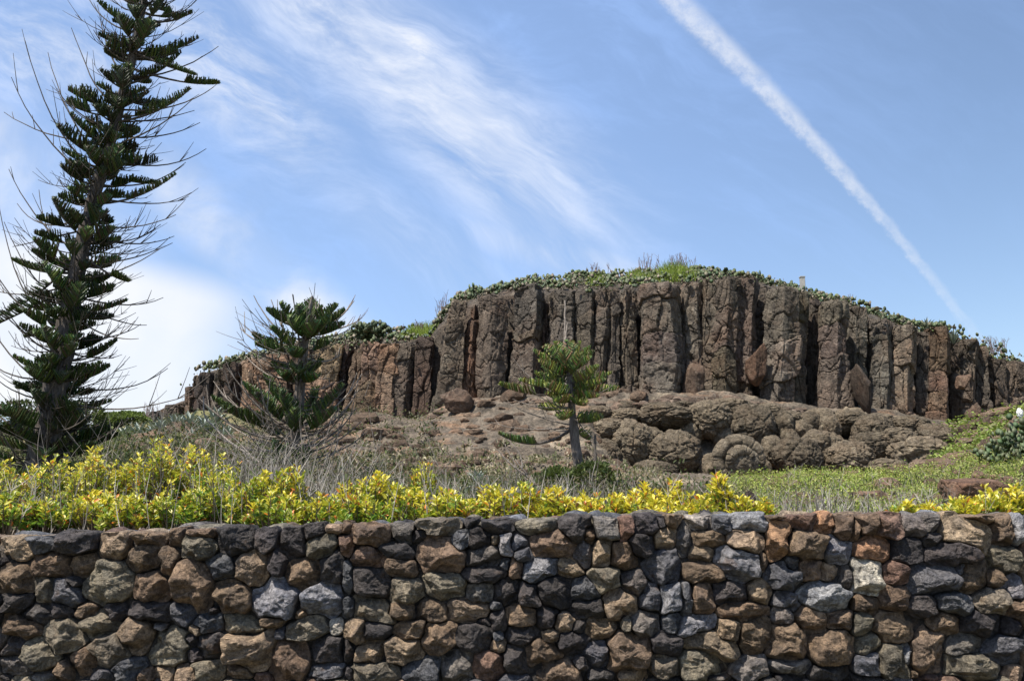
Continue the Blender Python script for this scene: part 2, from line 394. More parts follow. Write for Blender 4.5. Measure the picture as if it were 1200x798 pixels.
def mat_ground():
    m, t, b, o = newmat('hillside_soil'); g = t.node('ShaderNodeNewGeometry').outputs['Position']
    n1 = t.noise(g, 0.35, 6, 0.6); n2 = t.noise(g, 1.6, 8, 0.65); n3 = t.noise(g, 9, 6, 0.7)
    ns = t.noise(t.mapping(g, scale=(0.5, 0.5, 3.0)), 1.0, 6, 0.6)
    c = t.mix(t.smooth(n2, 0.35, 0.65), (0.07, 0.060, 0.048), (0.185, 0.155, 0.12))
    c = t.mix(t.math('MULTIPLY', t.smooth(ns, 0.52, 0.66), 0.6), c, (0.27, 0.165, 0.10))
    c = t.mix(t.math('MULTIPLY', t.smooth(n1, 0.55, 0.66), 0.6), c, (0.36, 0.30, 0.215))
    c = t.mix(1.0, c, t.mix(t.smooth(n3, 0.3, 0.7), (0.6,)*3, (1.35, 1.3, 1.25)), 'MULTIPLY')
    green = t.node('ShaderNodeSeparateColor'); t.put(green.inputs[0], attr(t))
    gc = t.mix(t.smooth(n3, 0.3, 0.7), (0.10, 0.12, 0.035), (0.27, 0.30, 0.09))
    f = t.math('MULTIPLY', green.outputs[1], t.smooth(t.noise(g, 1.1, 5, 0.6), 0.34, 0.50), clamp=True)
    c = t.mix(f, c, gc)
    t.put(b.inputs['Base Color'], c); b.inputs['Roughness'].default_value = 0.95
    t.put(b.inputs['Normal'], t.bump(t.math('ADD', n3, t.math('MULTIPLY', n2, 2.0)), 0.9, 0.12)); return m
M_SOIL = mat_ground()

# ------------------------------------------------------------------ terrain
TOPV = [(60,496),(130,490),(170,488),(192,474),(214,462),(231,436),(265,422),(290,414),(330,408),(400,396),(430,391),(500,388),(512,370),(530,355),(560,345),(620,333),(680,327),(760,325),(810,322),(850,322),(900,331),(950,340),(1000,354),(1050,367),(1100,385),(1150,408),(1190,424),(1240,446),(1320,490),(1420,545)]
LIP =  [(165,505),(172,482),(190,474),(214,468),(231,437),(262,428),(290,422),(330,416),(400,405),(430,404),(500,399),(512,384),(530,360),(560,349),(600,338),(640,340),(700,338),(760,336),(810,332),(850,327),(890,328),(930,341),(960,354),(990,356),(1017,366),(1045,378),(1073,386),(1118,388),(1135,398),(1154,410),(1190,424),(1240,450),(1320,500),(1420,560)]
BASE = [(-200,508),(60,506),(170,505),(235,490),(300,492),(400,492),(450,492),(490,500),(520,484),(560,473),(620,470),(700,471),(760,471),(830,466),(870,470),(900,478),(950,482),(1000,487),(1050,489),(1090,499),(1120,502),(1150,494),(1180,486),(1200,484),(1300,500),(1450,540)]
G24 = [(-300,560),(0,556),(200,548),(345,572),(500,586),(675,589),(850,592),(890,583),(930,573),(1000,568),(1060,566),(1100,560),(1200,530),(1300,520),(1600,540)]
G34 = [(-300,535),(0,532),(200,522),(345,538),(450,535),(500,530),(675,540),(750,556),(850,563),(1000,560),(1080,553),(1130,528),(1200,508),(1600,530)]
def Ycol(px):
    px = np.asarray(px, float); return 42 + 7*((px-760)/600)**2
def zrow(py, Y): 
    v = (399-np.asarray(py, float))/F; return EYE + (SP+v*CP)*Y/(CP-v*SP)
def ground_z(x, Y, noise=True):
    x = np.asarray(x, float); Y = np.asarray(Y, float)
    px = 600 + F*x/np.maximum(Y, 4.0)/CP*0.985
    yc = Ycol(px)
    foot = np.clip((px-690)/40, 0, 1)*np.clip((1130-px)/40, 0, 1)
    k = [np.full_like(px, 5.0), np.full_like(px, 14.0), np.full_like(px, 24.0), np.full_like(px, 34.0), np.full_like(px, 38.3), yc-1.5, yc+10, yc+60, yc+300]
    z24 = zrow(interp(px, G24), 24.0); z34 = zrow(interp(px, G34), 34.0); zb = zrow(interp(px, BASE), yc)
    t38 = np.clip((38.3-34)/(yc-1.5-34), 0, 1); zlin = z34*(1-t38)+(zb+.1)*t38
    zz = [1.36+0*px, 1.26+0.25*(z24-1.6), z24, z34, zlin*(1-foot)+(z34+.1)*foot, zb+0.1, zb+0.6, zb*0.8, 0*px-0.3]
    z = zz[0].copy()
    for i in range(len(k)-1):
        t = np.clip((Y-k[i])/(k[i+1]-k[i]), 0, 1); z = np.where(Y > k[i], zz[i]*(1-t)+zz[i+1]*t, z)
    if noise:
        sh = x.shape; p = np.stack([x.ravel(), Y.ravel(), 0*x.ravel()], 1)
        amp = np.clip((Y-14)/14, 0.06, 1)
        n = fbm(p*0.45, 5, 0.55).reshape(sh); n2 = fbm(p*1.9+40, 4, 0.6, ridge=True).reshape(sh)
        z = z + amp*(0.30*n + 0.16*n2)
        # eroded ledges on the slope below the left and middle columns
        led = np.clip((Y-27)/5, 0, 1)*np.clip((yc-0.5-Y)/3, 0, 1)*np.clip((px-380)/60, 0, 1)*np.clip((760-px)/60, 0, 1)
        st_ = 0.75; zq = z + 0.25*n; fz = zq/st_ - np.floor(zq/st_)
        z = z + led*st_*(np.clip(fz*1.0, 0, 1)**3 - fz)*0.75
    return z
def greenness(px, Y):
    g = np.clip((px-860)/60, 0, 1)*np.clip((Y-9)/6, 0, 1)*np.clip((34-Y)/4, 0, 1)
    g = np.maximum(g, np.clip((px-1090)/50, 0, 1)*np.clip((Y-12)/6, 0, 1)*np.clip((41-Y)/5, 0, 1))
    g = np.maximum(g, 0.55*np.clip((330-px)/80, 0, 1)*np.clip((Y-9)/6, 0, 1))
    return g
A = np.concatenate([np.linspace(-2.6, -0.72, 40)[:-1], np.linspace(-0.72, 0.72, 460), np.linspace(0.72, 2.6, 40)[1:]])
YR = np.concatenate([np.linspace(5.55, 16, 60)[:-1], np.linspace(16, 44, 300), np.linspace(44, 60, 30)[1:], np.geomspace(62, 400, 24)])
AA, YY = np.meshgrid(A, YR); XX = AA*YY
# below Y=6 keep sheet wide enough to reach along the wall
ZZ = ground_z(XX, YY)
mb = MB(); g_ = greenness(600+F*AA, YY)
cc = np.stack([0*g_, g_, 0*g_], -1).reshape(-1, 3)
mb.add(np.stack([XX, YY, ZZ], -1).reshape(-1, 3), grid_faces(len(YR), len(A)), c=cc)
tag(obj('hillside', mb, M_SOIL), 'rough soil slope rising behind the stone wall to the cliff foot', 'hillside', kind='structure')
mb = MB()
mb.add([(-3000,-3000,0),(3000,-3000,0),(3000,3000,0),(-3000,3000,0)], [[0,1,2,3]], c=(0,0.3,0))
tag(obj('ground', mb, M_SOIL), 'flat ground reaching from the front of the wall to the horizon', 'ground', kind='structure')

# ------------------------------------------------------------------ cliff
cliff = root('cliff', (3, 45, 6), 'dark brown cliff of upright basalt columns rising above the wall and trees', 'cliff', kind='structure')
# body of the mesa behind the columns
PXS = np.linspace(165, 1420, 520); prof = []
rows = 70
lip = interp(PXS, LIP); topv = interp(PXS, TOPV); bas = interp(PXS, BASE)
yc = Ycol(PXS)
V = []
for i in range(rows):
    t = i/(rows-1)
    if t < 0.6:
        s = t/0.6; Y = yc + 1.15 + 0.5*s; zb_ = zrow(bas+14, yc); zl = zrow(lip+3, yc+0.9); z = zb_*(1-s) + zl*s
        xw = (PXS-600)/F*(yc*CP+(z-EYE)*SP)
    else:
        s = (t-0.6)/0.4; Yb = yc + 1.65 + 9*s**1.2
        zl = zrow(lip+3, yc+0.9); zt = zrow(topv+5, yc+6)
        z = np.where(s < 0.4, zl + (zt-zl)*(s/0.4), zt - 0.1*(s-0.4)); Y = Yb
        xw = (PXS-600)/F*((yc+1.65)*CP+(z-EYE)*SP)*(1+0.0*s)
    V.append(np.stack([xw, Y, z], 1))
for kx in (1, 2):   # back of the hill runs down to the ground
    L_ = V[rows-1].copy(); L_[:, 1] += 14*kx; L_[:, 2] = L_[:, 2]*(1-0.5*kx); V.append(L_)
V = np.array(V); sh = V.shape; p = V.reshape(-1, 3)
n = fbm(p*np.array([1.3, 1.3, 0.8]), 5, 0.6); fade = np.repeat(np.clip(1-np.arange(len(V))/ (rows*0.6), 0.15, 1), sh[1])
p[:, 1] += n*0.8*fade; p[:, 2] += 0.22*fbm(p*0.9+9, 4)
mb = MB(); mb.add(p, grid_faces(sh[0], sh[1]), c=(0.85, 0.85, 0.85)); obj('cliff_body', mb, M_COL, cliff)

# columns: bottom-left, bottom-right, top-left, top-right (photo px), top y, bottom y, tint (rock colour; left ones also carry painted sun and shade), forward offset
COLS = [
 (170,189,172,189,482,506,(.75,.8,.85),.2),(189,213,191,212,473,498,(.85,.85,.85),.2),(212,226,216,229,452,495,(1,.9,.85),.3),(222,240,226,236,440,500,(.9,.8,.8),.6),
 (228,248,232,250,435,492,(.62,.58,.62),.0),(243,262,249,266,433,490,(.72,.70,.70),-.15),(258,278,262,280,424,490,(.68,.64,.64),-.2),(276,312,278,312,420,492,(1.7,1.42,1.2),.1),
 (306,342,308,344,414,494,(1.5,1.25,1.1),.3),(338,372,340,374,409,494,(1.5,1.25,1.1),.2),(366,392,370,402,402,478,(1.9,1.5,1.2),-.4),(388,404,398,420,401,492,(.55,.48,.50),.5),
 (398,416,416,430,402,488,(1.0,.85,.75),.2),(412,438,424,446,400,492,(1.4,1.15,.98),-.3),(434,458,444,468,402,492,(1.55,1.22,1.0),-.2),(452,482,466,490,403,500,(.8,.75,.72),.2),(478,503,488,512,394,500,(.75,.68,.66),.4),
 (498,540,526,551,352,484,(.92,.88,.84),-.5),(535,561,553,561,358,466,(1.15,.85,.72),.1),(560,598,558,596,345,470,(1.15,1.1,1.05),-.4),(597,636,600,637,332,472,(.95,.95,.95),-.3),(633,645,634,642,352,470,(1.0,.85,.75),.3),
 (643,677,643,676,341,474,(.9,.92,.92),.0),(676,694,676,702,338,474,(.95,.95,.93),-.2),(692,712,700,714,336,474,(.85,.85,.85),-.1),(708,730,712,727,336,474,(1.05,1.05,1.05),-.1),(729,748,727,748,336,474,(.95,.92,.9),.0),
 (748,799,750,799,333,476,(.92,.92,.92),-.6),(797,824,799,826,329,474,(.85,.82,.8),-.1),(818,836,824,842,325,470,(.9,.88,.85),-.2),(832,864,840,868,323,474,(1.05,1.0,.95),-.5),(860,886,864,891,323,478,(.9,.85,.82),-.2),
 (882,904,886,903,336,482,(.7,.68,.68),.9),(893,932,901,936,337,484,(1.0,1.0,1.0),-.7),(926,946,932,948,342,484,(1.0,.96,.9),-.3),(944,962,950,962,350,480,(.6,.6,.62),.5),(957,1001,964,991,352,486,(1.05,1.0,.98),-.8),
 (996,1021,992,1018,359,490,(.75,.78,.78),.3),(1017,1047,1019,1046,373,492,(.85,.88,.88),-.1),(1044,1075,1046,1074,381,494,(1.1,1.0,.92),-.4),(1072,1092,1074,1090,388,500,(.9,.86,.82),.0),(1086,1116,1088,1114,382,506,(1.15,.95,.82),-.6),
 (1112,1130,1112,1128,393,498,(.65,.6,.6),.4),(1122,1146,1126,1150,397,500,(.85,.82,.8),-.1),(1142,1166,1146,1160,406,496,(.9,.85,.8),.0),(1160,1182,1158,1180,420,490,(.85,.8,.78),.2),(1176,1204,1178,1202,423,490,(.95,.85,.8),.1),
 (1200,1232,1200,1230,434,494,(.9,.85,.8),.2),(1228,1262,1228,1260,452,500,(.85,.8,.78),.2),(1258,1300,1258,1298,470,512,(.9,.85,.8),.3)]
for ci, (bl, br, tl, tr, ty, by, tint, off) in enumerate(COLS):
    r = np.random.default_rng(100+ci)
    cb, ct = (bl+br)/2, (tl+tr)/2
    Yb = float(Ycol(cb)) + off; Yt = Yb + 0.35
    B = P(cb, by+10, Yb); Tp = P(ct, ty, Yt)
    wb = (br-bl)/F*Yb*0.5*1.04; wt = (tr-tl)/F*Yb*0.5*1.04
    H = Tp[2]-B[2]
    nz = int(np.clip(H/0.045, 30, 180)); na = 84
    s = np.linspace(0, 1, nz); th = np.linspace(0, 2*math.pi, na, endpoint=False)
    S, TH = np.meshgrid(s, th, indexing='ij')
    # polygonal section
    k = int(r.integers(4, 7)); a0 = r.uniform(0, 6.28); am = ((TH-a0) % (2*math.pi/k)) - math.pi/k
    poly = np.cos(math.pi/k)/np.cos(am); sec = 0.04 + 0.96*poly*1.08
    # joints split it into stacked blocks, each a little shifted and turned
    nj = max(1, int(H/ r.uniform(1.3, 3.6))); js = np.sort(r.uniform(0.08, 0.93, nj))
    wav = 0.11*np.sin(TH*1.0+r.uniform(0, 6)) + 0.05*np.sin(TH*3+r.uniform(0, 6)) + 0.04*perlin(np.stack([np.cos(TH).ravel()*2, np.sin(TH).ravel()*2, S.ravel()*6+ci], 1)).reshape(TH.shape)
    Sj = S + wav*2.0/max(H, 1)
    idx = np.searchsorted(js, Sj.ravel()).reshape(S.shape)
    dj = np.min(np.abs(Sj[..., None]-js), -1)*H
    groove = np.exp(-(dj/0.045)**2)*r.uniform(0.03, 0.17, nj+1)[np.clip(idx, 0, nj)]*np.clip(.6+perlin(np.stack([TH.ravel()*1.2, S.ravel()*9, 0*TH.ravel()+ci], 1)).reshape(TH.shape), 0, 1)
    shx = r.normal(0, 0.04, nj+1)[idx]; shy = r.normal(0, 0.07, nj+1)[idx]; sc = (1+r.normal(0, 0.04, nj+1))[idx]
    wv = wb*(1-S)+wt*S
    cap = np.clip((1-S)*H/0.25, 0, 1)**0.5*0.22+0.78; cap = np.where(S > 0.999, 0.0, cap)
    rad = sec*sc*cap - groove
    cx = B[0]*(1-S)+Tp[0]*S + shx*wv + 0.10*wv*np.sin(S*5+r.uniform(0, 6)); cy = B[1]*(1-S)+Tp[1]*S + shy*wv + 0.35
    cz = B[2]*(1-S)+Tp[2]*S
    dx = np.cos(TH); dy = np.sin(TH); dep = max(wb, 0.55)*1.05
    pt = np.stack([cx+dx*wv*rad, cy+dy*dep*rad, cz], -1).reshape(-1, 3)
    nn = 0.07*fbm(pt*np.array([1.0, 1.0, .25])+ci*3, 2) + 0.05*fbm(pt*np.array([3.2, 3.2, 2.6])+ci, 5, 0.65)
    wp = pt + .25*np.stack([perlin(pt*.9), perlin(pt*.9+5), perlin(pt*.9+11)], 1)
    o1, t1_, e1 = worley(wp*np.array([.95, .95, .42])+ci*3.3); o2, t2_, e2 = worley(wp*np.array([2.1, 2.1, 1.4])+ci*1.7)
    nn = nn + 0.055*o1 + 0.05*t1_ + 0.018*o2 + 0.022*t2_ - 0.07*np.exp(-(e1/.045)**2) - 0.012*np.exp(-(e2/.08)**2)
    ck = np.abs(perlin(pt*np.array([1.5, 1.5, .30])+ci*5+7)); nn = nn - 0.09*np.exp(-(ck/.022)**2)
    ck = np.abs(perlin(pt*np.array([.45, .45, 1.0])+ci*7+3)); nn = nn - 0.05*np.exp(-(ck/.026)**2)
    ck = np.abs(perlin(pt*np.array([2.8, 2.8, 1.7])+ci*2)); 
    pt[:, 0] += (dx.ravel())*nn; pt[:, 1] += dy.ravel()*nn; pt[:, 2] += np.where(S.ravel() > 0.95, 0.12*fbm(pt*1.5, 3), 0)
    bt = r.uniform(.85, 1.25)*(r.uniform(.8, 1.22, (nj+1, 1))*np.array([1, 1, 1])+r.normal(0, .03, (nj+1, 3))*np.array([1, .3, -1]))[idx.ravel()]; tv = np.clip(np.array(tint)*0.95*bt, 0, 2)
    mb = MB(); mb.add(pt, grid_faces(nz, na, True)[:, ::-1], c=tv); obj('rock_column', mb, M_COL, cliff, smooth=False)

# rounded weathered rocks under the columns
BULBS = [(770,480,20,9),(810,478,18,8),(842,476,18,9),(885,484,20,10),(925,490,18,9),(962,488,20,10),(1000,492,22,10),(1030,494,20,10),(1052,498,20,10),(1082,504,18,9),(1108,512,16,9),(735,478,18,8),(700,484,18,9),(812,505,16,14),(895,515,17,16),(760,518,20,18),(850,512,15,12),(925,515,12,14),(975,522,16,14),(1008,543,18,13),(1050,543,18,14),(1085,540,16,12),(1110,522,14,14),(724,548,16,12),(830,492,27,22),(878,500,29,25),(789,533,33,26),(741,520,24,26),(778,489,34,15),(833,551,17,19),(893,550,12,14),(917,500,14,20),(940,504,15,13),(932,536,28,23),
 (952,547,15,13),(993,538,29,20),(950,495,14,13),(972,503,14,19),(990,495,18,15),(1020,505,24,18),(1042,517,30,15),(1070,534,40,22),(1090,517,24,18),(1035,549,27,11),(1016,524,24,18),
 (1100,540,20,14),(715,505,24,14),(706,535,24,18),(900,485,22,12),(855,478,26,10),(765,555,30,14),(960,520,20,16),(735,488,22,10),(1062,500,24,12),(905,528,14,18),(800,478,22,9)]
for bi, (px, py, rx, ry) in enumerate(BULBS):
    Y = 38.2 + 2.0*(520-py)/50.0; Y = min(max(Y, 36.6), 40.6) + (bi % 3)*0.15
    c0 = P(px, py, Y); sx = rx/F*Y; sz = ry/F*Y
    v, f = ico(6 if rx > 20 else 5)
    sd = bi*7.7
    big = 0.16*fbm(v*1.5+sd, 2)
    pit = fbm(v*6*np.array([1,1,1.0])+sd, 5, 0.66); _, _, we = worley(v*1.7+sd); pit = pit - 1.1*np.exp(-(we/.05)**2)
    knob = np.abs(perlin(v*4.2+sd)); knob2 = np.abs(perlin(v*9+sd*2))
    rad = 1 + big + 0.085*pit + 0.07*knob + 0.05*knob2 - 0.02
    # bedding grooves
    rad = rad - 0.018*np.exp(-((np.mod(v[:, 2]*1.6+0.25*perlin(v*1.5+sd), 1.0)-0.5)/0.09)**2)
    pt = v*rad[:, None]*np.array([sx*0.99, max(sx, sz)*1.0, sz*1.06]) + c0 + np.array([0, 0.15 if rx < 23 else -.25, 0])
    mb = MB(); mb.add(pt, t=f, c=np.array([1.04, 1.0, .95])*(.72+.5*((bi*37) % 11)/10)); obj('rounded_rock', mb, M_BULB, cliff)
# the smooth coiled rock: curved lobes around a core
c0 = P(866, 538, 36.3)
mb = MB()
for (rr, a0_, a1_, rad_, yo) in ((0.86, 1.25, -0.05, .30, -.05), (.42, 1.1, .1, .24, -.35)):
    tt = np.linspace(0, 1, 90); a = math.pi*(a0_+(a1_-a0_)*tt); pth = np.stack([rr*np.cos(a), 0*a+yo, rr*np.sin(a)*.9-.05], 1)+c0
    ntc = 1-.22*np.exp(-((np.mod(tt*6+.2*np.sin(tt*9), 1)-.5)/.07)**2); v, q_ = tube(pth, rad_*ntc*np.sin(np.clip(.12+.76*tt, 0, 1)*math.pi)**.4, 26)
    v = v + (0.05*fbm(v*3, 4))[:, None]*np.array([1, 1, 1]); mb.add(v, q_, c=(1.2, 1.17, 1.13))
v, f = ico(6); pt = v*(1+0.10*fbm(v*3, 5, .6)[:, None]+0.08*np.abs(perlin(v*5))[:, None])*np.array([0.85, 0.65, 0.72]) + c0 + np.array([0.12, 0.15, -0.12]); mb.add(pt, t=f)
obj('coiled_rock', mb, M_BULB, cliff)
# shelf of broken rock along the feet of the columns
mb = MB()
for k in range(1100):
    px = rng.uniform(400, 1190); Y = float(Ycol(px)) - rng.uniform(0.3, 2.2)
    by = float(interp(px, BASE)); c0 = P(px, by + rng.uniform(-1, 9), Y); s = rng.uniform(0.06, 0.36)
    v, f = rock(c0, (s*rng.uniform(.9, 1.6), s, s*rng.uniform(.5, .9)), k, 2, 0.8, 0.12)
    mb.add(v, t=f, c=np.array([1, 1, 1])*rng.uniform(.6, 1.3))
for k in range(900):
    px = rng.uniform(160, 760) if k % 3 else rng.uniform(1080, 1230); Y = rng.uniform(26, 41)
    x = (px-600)/F*Y; z = float(ground_z(np.array([x]), np.array([Y]))[0]); s = abs(rng.normal(0, 0.16))+0.06
    v, f = rock((x, Y, z), (s*1.4, s, s*.8), k+999, 2, 0.8, 0.12); mb.add(v, t=f, c=np.array([1.05, 1, .92])*rng.uniform(.5, 1.2))
for k in range(500):
    px = rng.uniform(880, 1300); Y = rng.uniform(12, 36); x = (px-600)/F*Y; z = float(ground_z(np.array([x]), np.array([Y]))[0]); q_ = abs(rng.normal(0, 0.09))+0.03
    v, f = rock((x, Y, z), (q_*1.4, q_, q_*.9), k+3999, 2, 0.8, 0.12); mb.add(v, t=f, c=np.array([1.1, 1, .9])*rng.uniform(.6, 1.3))
tag(obj('rubble', mb, M_BOULDER, smooth=False), 'broken rock rubble strewn along the cliff foot and slope', 'rubble', kind='stuff')

# ------------------------------------------------------------------ loose boulders
def boulder(px, py, rx, ry, Y, label, tint, seed, rot=(0, 0, 0), depth=1.0, planes=14, name='boulder', cat='boulder'):
    c0 = P(px, py, Y); sx, sz = rx/F*Y, ry/F*Y
    v, f = rock(c0, (sx, max(sx, sz)*0.8*depth, sz), seed, 5, 1.05, 0.08, planes, rot)
    mb = MB(); mb.add(v, t=f, c=tint)
    return tag(obj(name, mb, M_BOULDER, org=(c0[0], c0[1], c0[2]-sz)), label, cat)
boulder(532, 471, 17, 12, 40.0, 'smooth reddish boulder at the cliff foot, left of the small pine', (.72, .68, .66), 5, (0.3, 0.2, 0), .8, 16)
boulder(812, 450, 16, 17, 41.2, 'split dark boulder with pale top leaning on the tallest columns', (.7, .67, .65), 12, (0.2, 0.5, 0), .8, 16)
boulder(888, 426, 10, 19, 41.5, 'rusty orange-topped block wedged between two columns', (.78, .64, .56), 21, (0, 0.1, 0), 1.0, 14)
boulder(1012, 455, 6.5, 27, 41.4, 'thin dark slab leaning against a column right of centre', (.5, .5, .5), 33, (0, -0.22, 0), 1.2, name='rock_slab', cat='rock slab')
boulder(1142, 484, 10, 10, 42.4, 'small brown boulder at the right end of the cliff foot', (.75, .7, .66), 41)
boulder(1128, 448, 8, 9, 42.6, 'tan block lodged high between the right-hand columns', (.95, .85, .78), 43)
boulder(1140, 577, 36, 20, 12.0, 'large brown flat-topped boulder half sunk in the green bank', (1.1, .9, .8), 52, (0, 0.06, 0.2), 1.0, 14)
boulder(878, 585, 7, 8, 12.0, 'small black rock among dry stalks behind the wall', (.35, .35, .38), 61)
boulder(720, 560, 26, 14, 33.5, 'pale rounded boulder behind the dead snag by the small pine', (1.3, 1.2, 1.1), 64)

# ------------------------------------------------------------------ stone wall
YW = 5.2
SC = {'d': (.050,.048,.052), 'g': (.125,.12,.12), 'b': (.145,.112,.085), 't': (.235,.19,.145), 'o': (.225,.145,.095), 's': (.090,.097,.115),
      'S': (.175,.188,.22), 'w': (.33,.325,.31), 'v': (.150,.140,.116), 'r': (.145,.100,.082)}
CR = {0: "60,175,150,110,t;185,135,150,100,s;345,140,190,120,d;530,150,150,155,t;700,115,180,85,b;225,250,200,110,b;385,258,145,125,b;660,220,170,135,b;780,240,80,130,b;500,335,250,205,v;60,325,140,150,b;705,365,175,145,b;185,365,90,110,v;295,385,140,130,s;60,425,130,100,d;335,330,60,60,d;265,465,110,80,d;390,480,100,80,b;165,490,150,100,d;90,545,180,110,b;450,530,180,130,v;535,470,110,90,d;690,470,200,110,d;285,590,175,165,v;640,575,180,190,t;50,635,110,90,d;180,670,150,150,v;515,655,165,160,v;375,715,125,125,b;70,728,150,75,g;770,640,180,170,v;600,740,150,100,s;290,755,80,90,b;680,775,80,70,b;770,765,90,70,t;195,780,90,50,g;475,775,130,50,s;740,545,70,50,g",
 200: "20,110,70,100,b;130,95,140,50,b;125,168,170,105,v;300,135,170,150,d;440,135,110,135,d;565,140,130,160,d;668,90,100,85,d;770,80,90,50,t;700,165,130,110,v;230,265,140,130,s;105,350,180,220,b;375,270,155,190,t;490,240,95,120,d;615,300,170,150,b;760,270,110,150,d;290,395,175,160,b;490,420,220,190,S;710,415,200,165,S;45,480,110,110,s;170,530,140,90,s;330,540,200,110,v;605,480,60,40,t;480,520,130,60,b;640,555,200,120,v;775,548,70,80,w;190,635,130,120,d;365,655,250,180,t;730,655,150,130,d;560,695,210,180,b;175,750,150,100,v;60,770,120,80,t;300,760,120,90,b;720,760,180,80,s;110,560,60,45,t;430,785,80,50,r;515,570,50,70,s",
 400: "20,75,50,50,b;130,105,185,105,b;285,90,105,100,g;470,65,200,90,v;365,115,70,60,d;260,185,170,75,d;465,205,230,185,b;560,135,85,115,s;650,120,110,90,d;615,45,80,55,d;730,65,150,80,d;125,215,170,95,r;20,160,60,110,r;275,262,150,90,b;668,215,165,90,g;775,150,60,120,S;728,135,50,45,t;140,335,170,150,d;20,300,50,150,s;665,295,190,70,d;490,345,190,125,v;305,378,160,120,v;655,385,130,100,g;775,375,120,110,d;125,460,185,120,v;420,465,160,90,b;290,465,130,60,b;595,460,190,105,t;60,575,95,130,t;25,450,80,90,s;150,565,110,90,d;330,570,130,80,b;455,600,160,130,b;620,600,150,110,d;130,670,150,130,t;290,660,185,120,t;30,650,70,110,d;165,760,220,100,v;370,760,180,120,s;545,740,150,150,g;690,740,150,130,r;25,770,60,60,d;740,510,60,80,d;740,640,70,60,t",
 600: "125,55,185,90,v;300,70,165,130,d;445,65,115,125,g;540,65,75,110,r;640,60,120,90,d;705,45,50,60,d;770,40,70,70,b;190,145,190,130,b;30,150,80,70,S;60,205,80,70,s;368,110,50,90,b;345,200,80,120,g;425,195,95,125,t;530,215,140,120,b;720,125,100,95,t;620,160,110,110,d;140,275,160,125,S;275,270,120,95,t;715,265,170,165,s;445,320,140,120,v;580,340,130,130,g;345,370,140,110,s;20,270,60,90,b;200,370,175,140,d;510,425,160,120,t;665,405,90,125,s;760,405,110,150,S;370,455,150,90,d;60,490,120,100,b;170,500,100,100,d;60,590,130,90,d;185,590,100,70,t;320,545,60,60,d;80,400,110,110,d;640,530,110,110,g;765,525,80,110,s;245,530,100,80,t;410,555,120,90,b;280,610,150,90,d;555,680,220,150,b;735,630,140,110,d;130,660,150,120,b;220,770,200,110,b;415,680,130,110,s;20,700,110,130,d;720,740,150,120,v;580,780,170,80,t;430,780,110,60,d;330,720,60,60,d",
 800: "20,140,60,150,g;100,50,110,90,w;190,60,90,90,s;320,45,165,85,S;450,20,90,40,b;580,45,120,85,r;680,60,110,85,o;775,75,90,130,b;130,125,160,80,b;310,140,180,100,t;455,140,110,190,o;590,155,200,125,b;745,190,130,130,S;90,200,130,70,t;265,245,215,150,S;530,245,85,90,s;615,275,105,100,b;715,290,105,100,t;110,285,210,100,b;385,235,50,90,b;480,305,150,165,s;790,310,80,120,g;375,375,125,110,t;225,385,165,120,d;105,415,105,155,b;20,410,60,155,s;675,400,250,140,S;500,420,155,80,s;290,470,220,90,b;620,515,150,115,b;475,495,95,95,g;65,535,195,90,S;225,550,105,100,t;350,590,155,170,b;505,620,190,190,b;160,640,270,110,t;750,510,140,100,b;715,645,210,160,b;100,720,210,140,v;325,740,170,130,g;505,735,210,75,g;700,765,180,80,d;190,790,100,30,g",
 1000: "20,90,60,90,b;85,60,90,100,b;180,65,120,125,r;300,60,120,110,g;385,50,90,95,g;550,100,240,140,t;590,20,160,50,b;725,85,115,160,b;790,90,60,150,S;110,170,165,125,o;275,190,145,130,d;390,130,90,80,d;480,195,240,115,d;725,220,140,115,v;70,310,160,170,w;215,295,110,130,r;390,320,235,140,s;580,305,135,170,b;685,320,70,95,b;515,265,50,70,s;770,360,90,130,S;205,410,135,135,b;65,435,125,95,b;335,455,155,110,d;480,430,180,100,s;655,425,150,130,v;770,455,80,70,b;225,540,215,155,b;440,525,150,100,b;625,530,185,120,d;770,545,90,90,d;45,525,90,125,v;80,625,130,90,v;365,655,160,200,b;535,635,175,100,g;720,655,170,130,s;75,730,125,110,s;200,710,130,170,v;270,680,55,100,S;580,730,270,110,v;770,770,70,80,t;380,790,80,30,r"}
WTOP = [(-600,640),(0,627),(200,619),(400,612),(600,606),(700,603),(800,601),(900,601),(1200,600),(1800,600)]
stones = []   # px, py, half-w, half-h, angle, colour code, authored?
wr = np.random.default_rng(55)
TILT = {(365,655): .12, (640,575): .6, (265,245): .35, (480,305): .7, (675,400): .12, (160,640): .4, (550,100): .35, (470,65): -.08, (580,730): .2, (385,258): -.4, (560,135): .5, (345,200): .4, (500,420): .35}
for x0, s in CR.items():
    for e in s.split(';'):
        a = e.split(','); cx, cy, ww, hh = map(float, a[:4])
        stones.append([x0+cx/4.03, 600+cy/4.03, ww/8.06, hh/8.06, TILT.get((int(cx), int(cy)), wr.normal(0, 0.12)), a[4], 1])
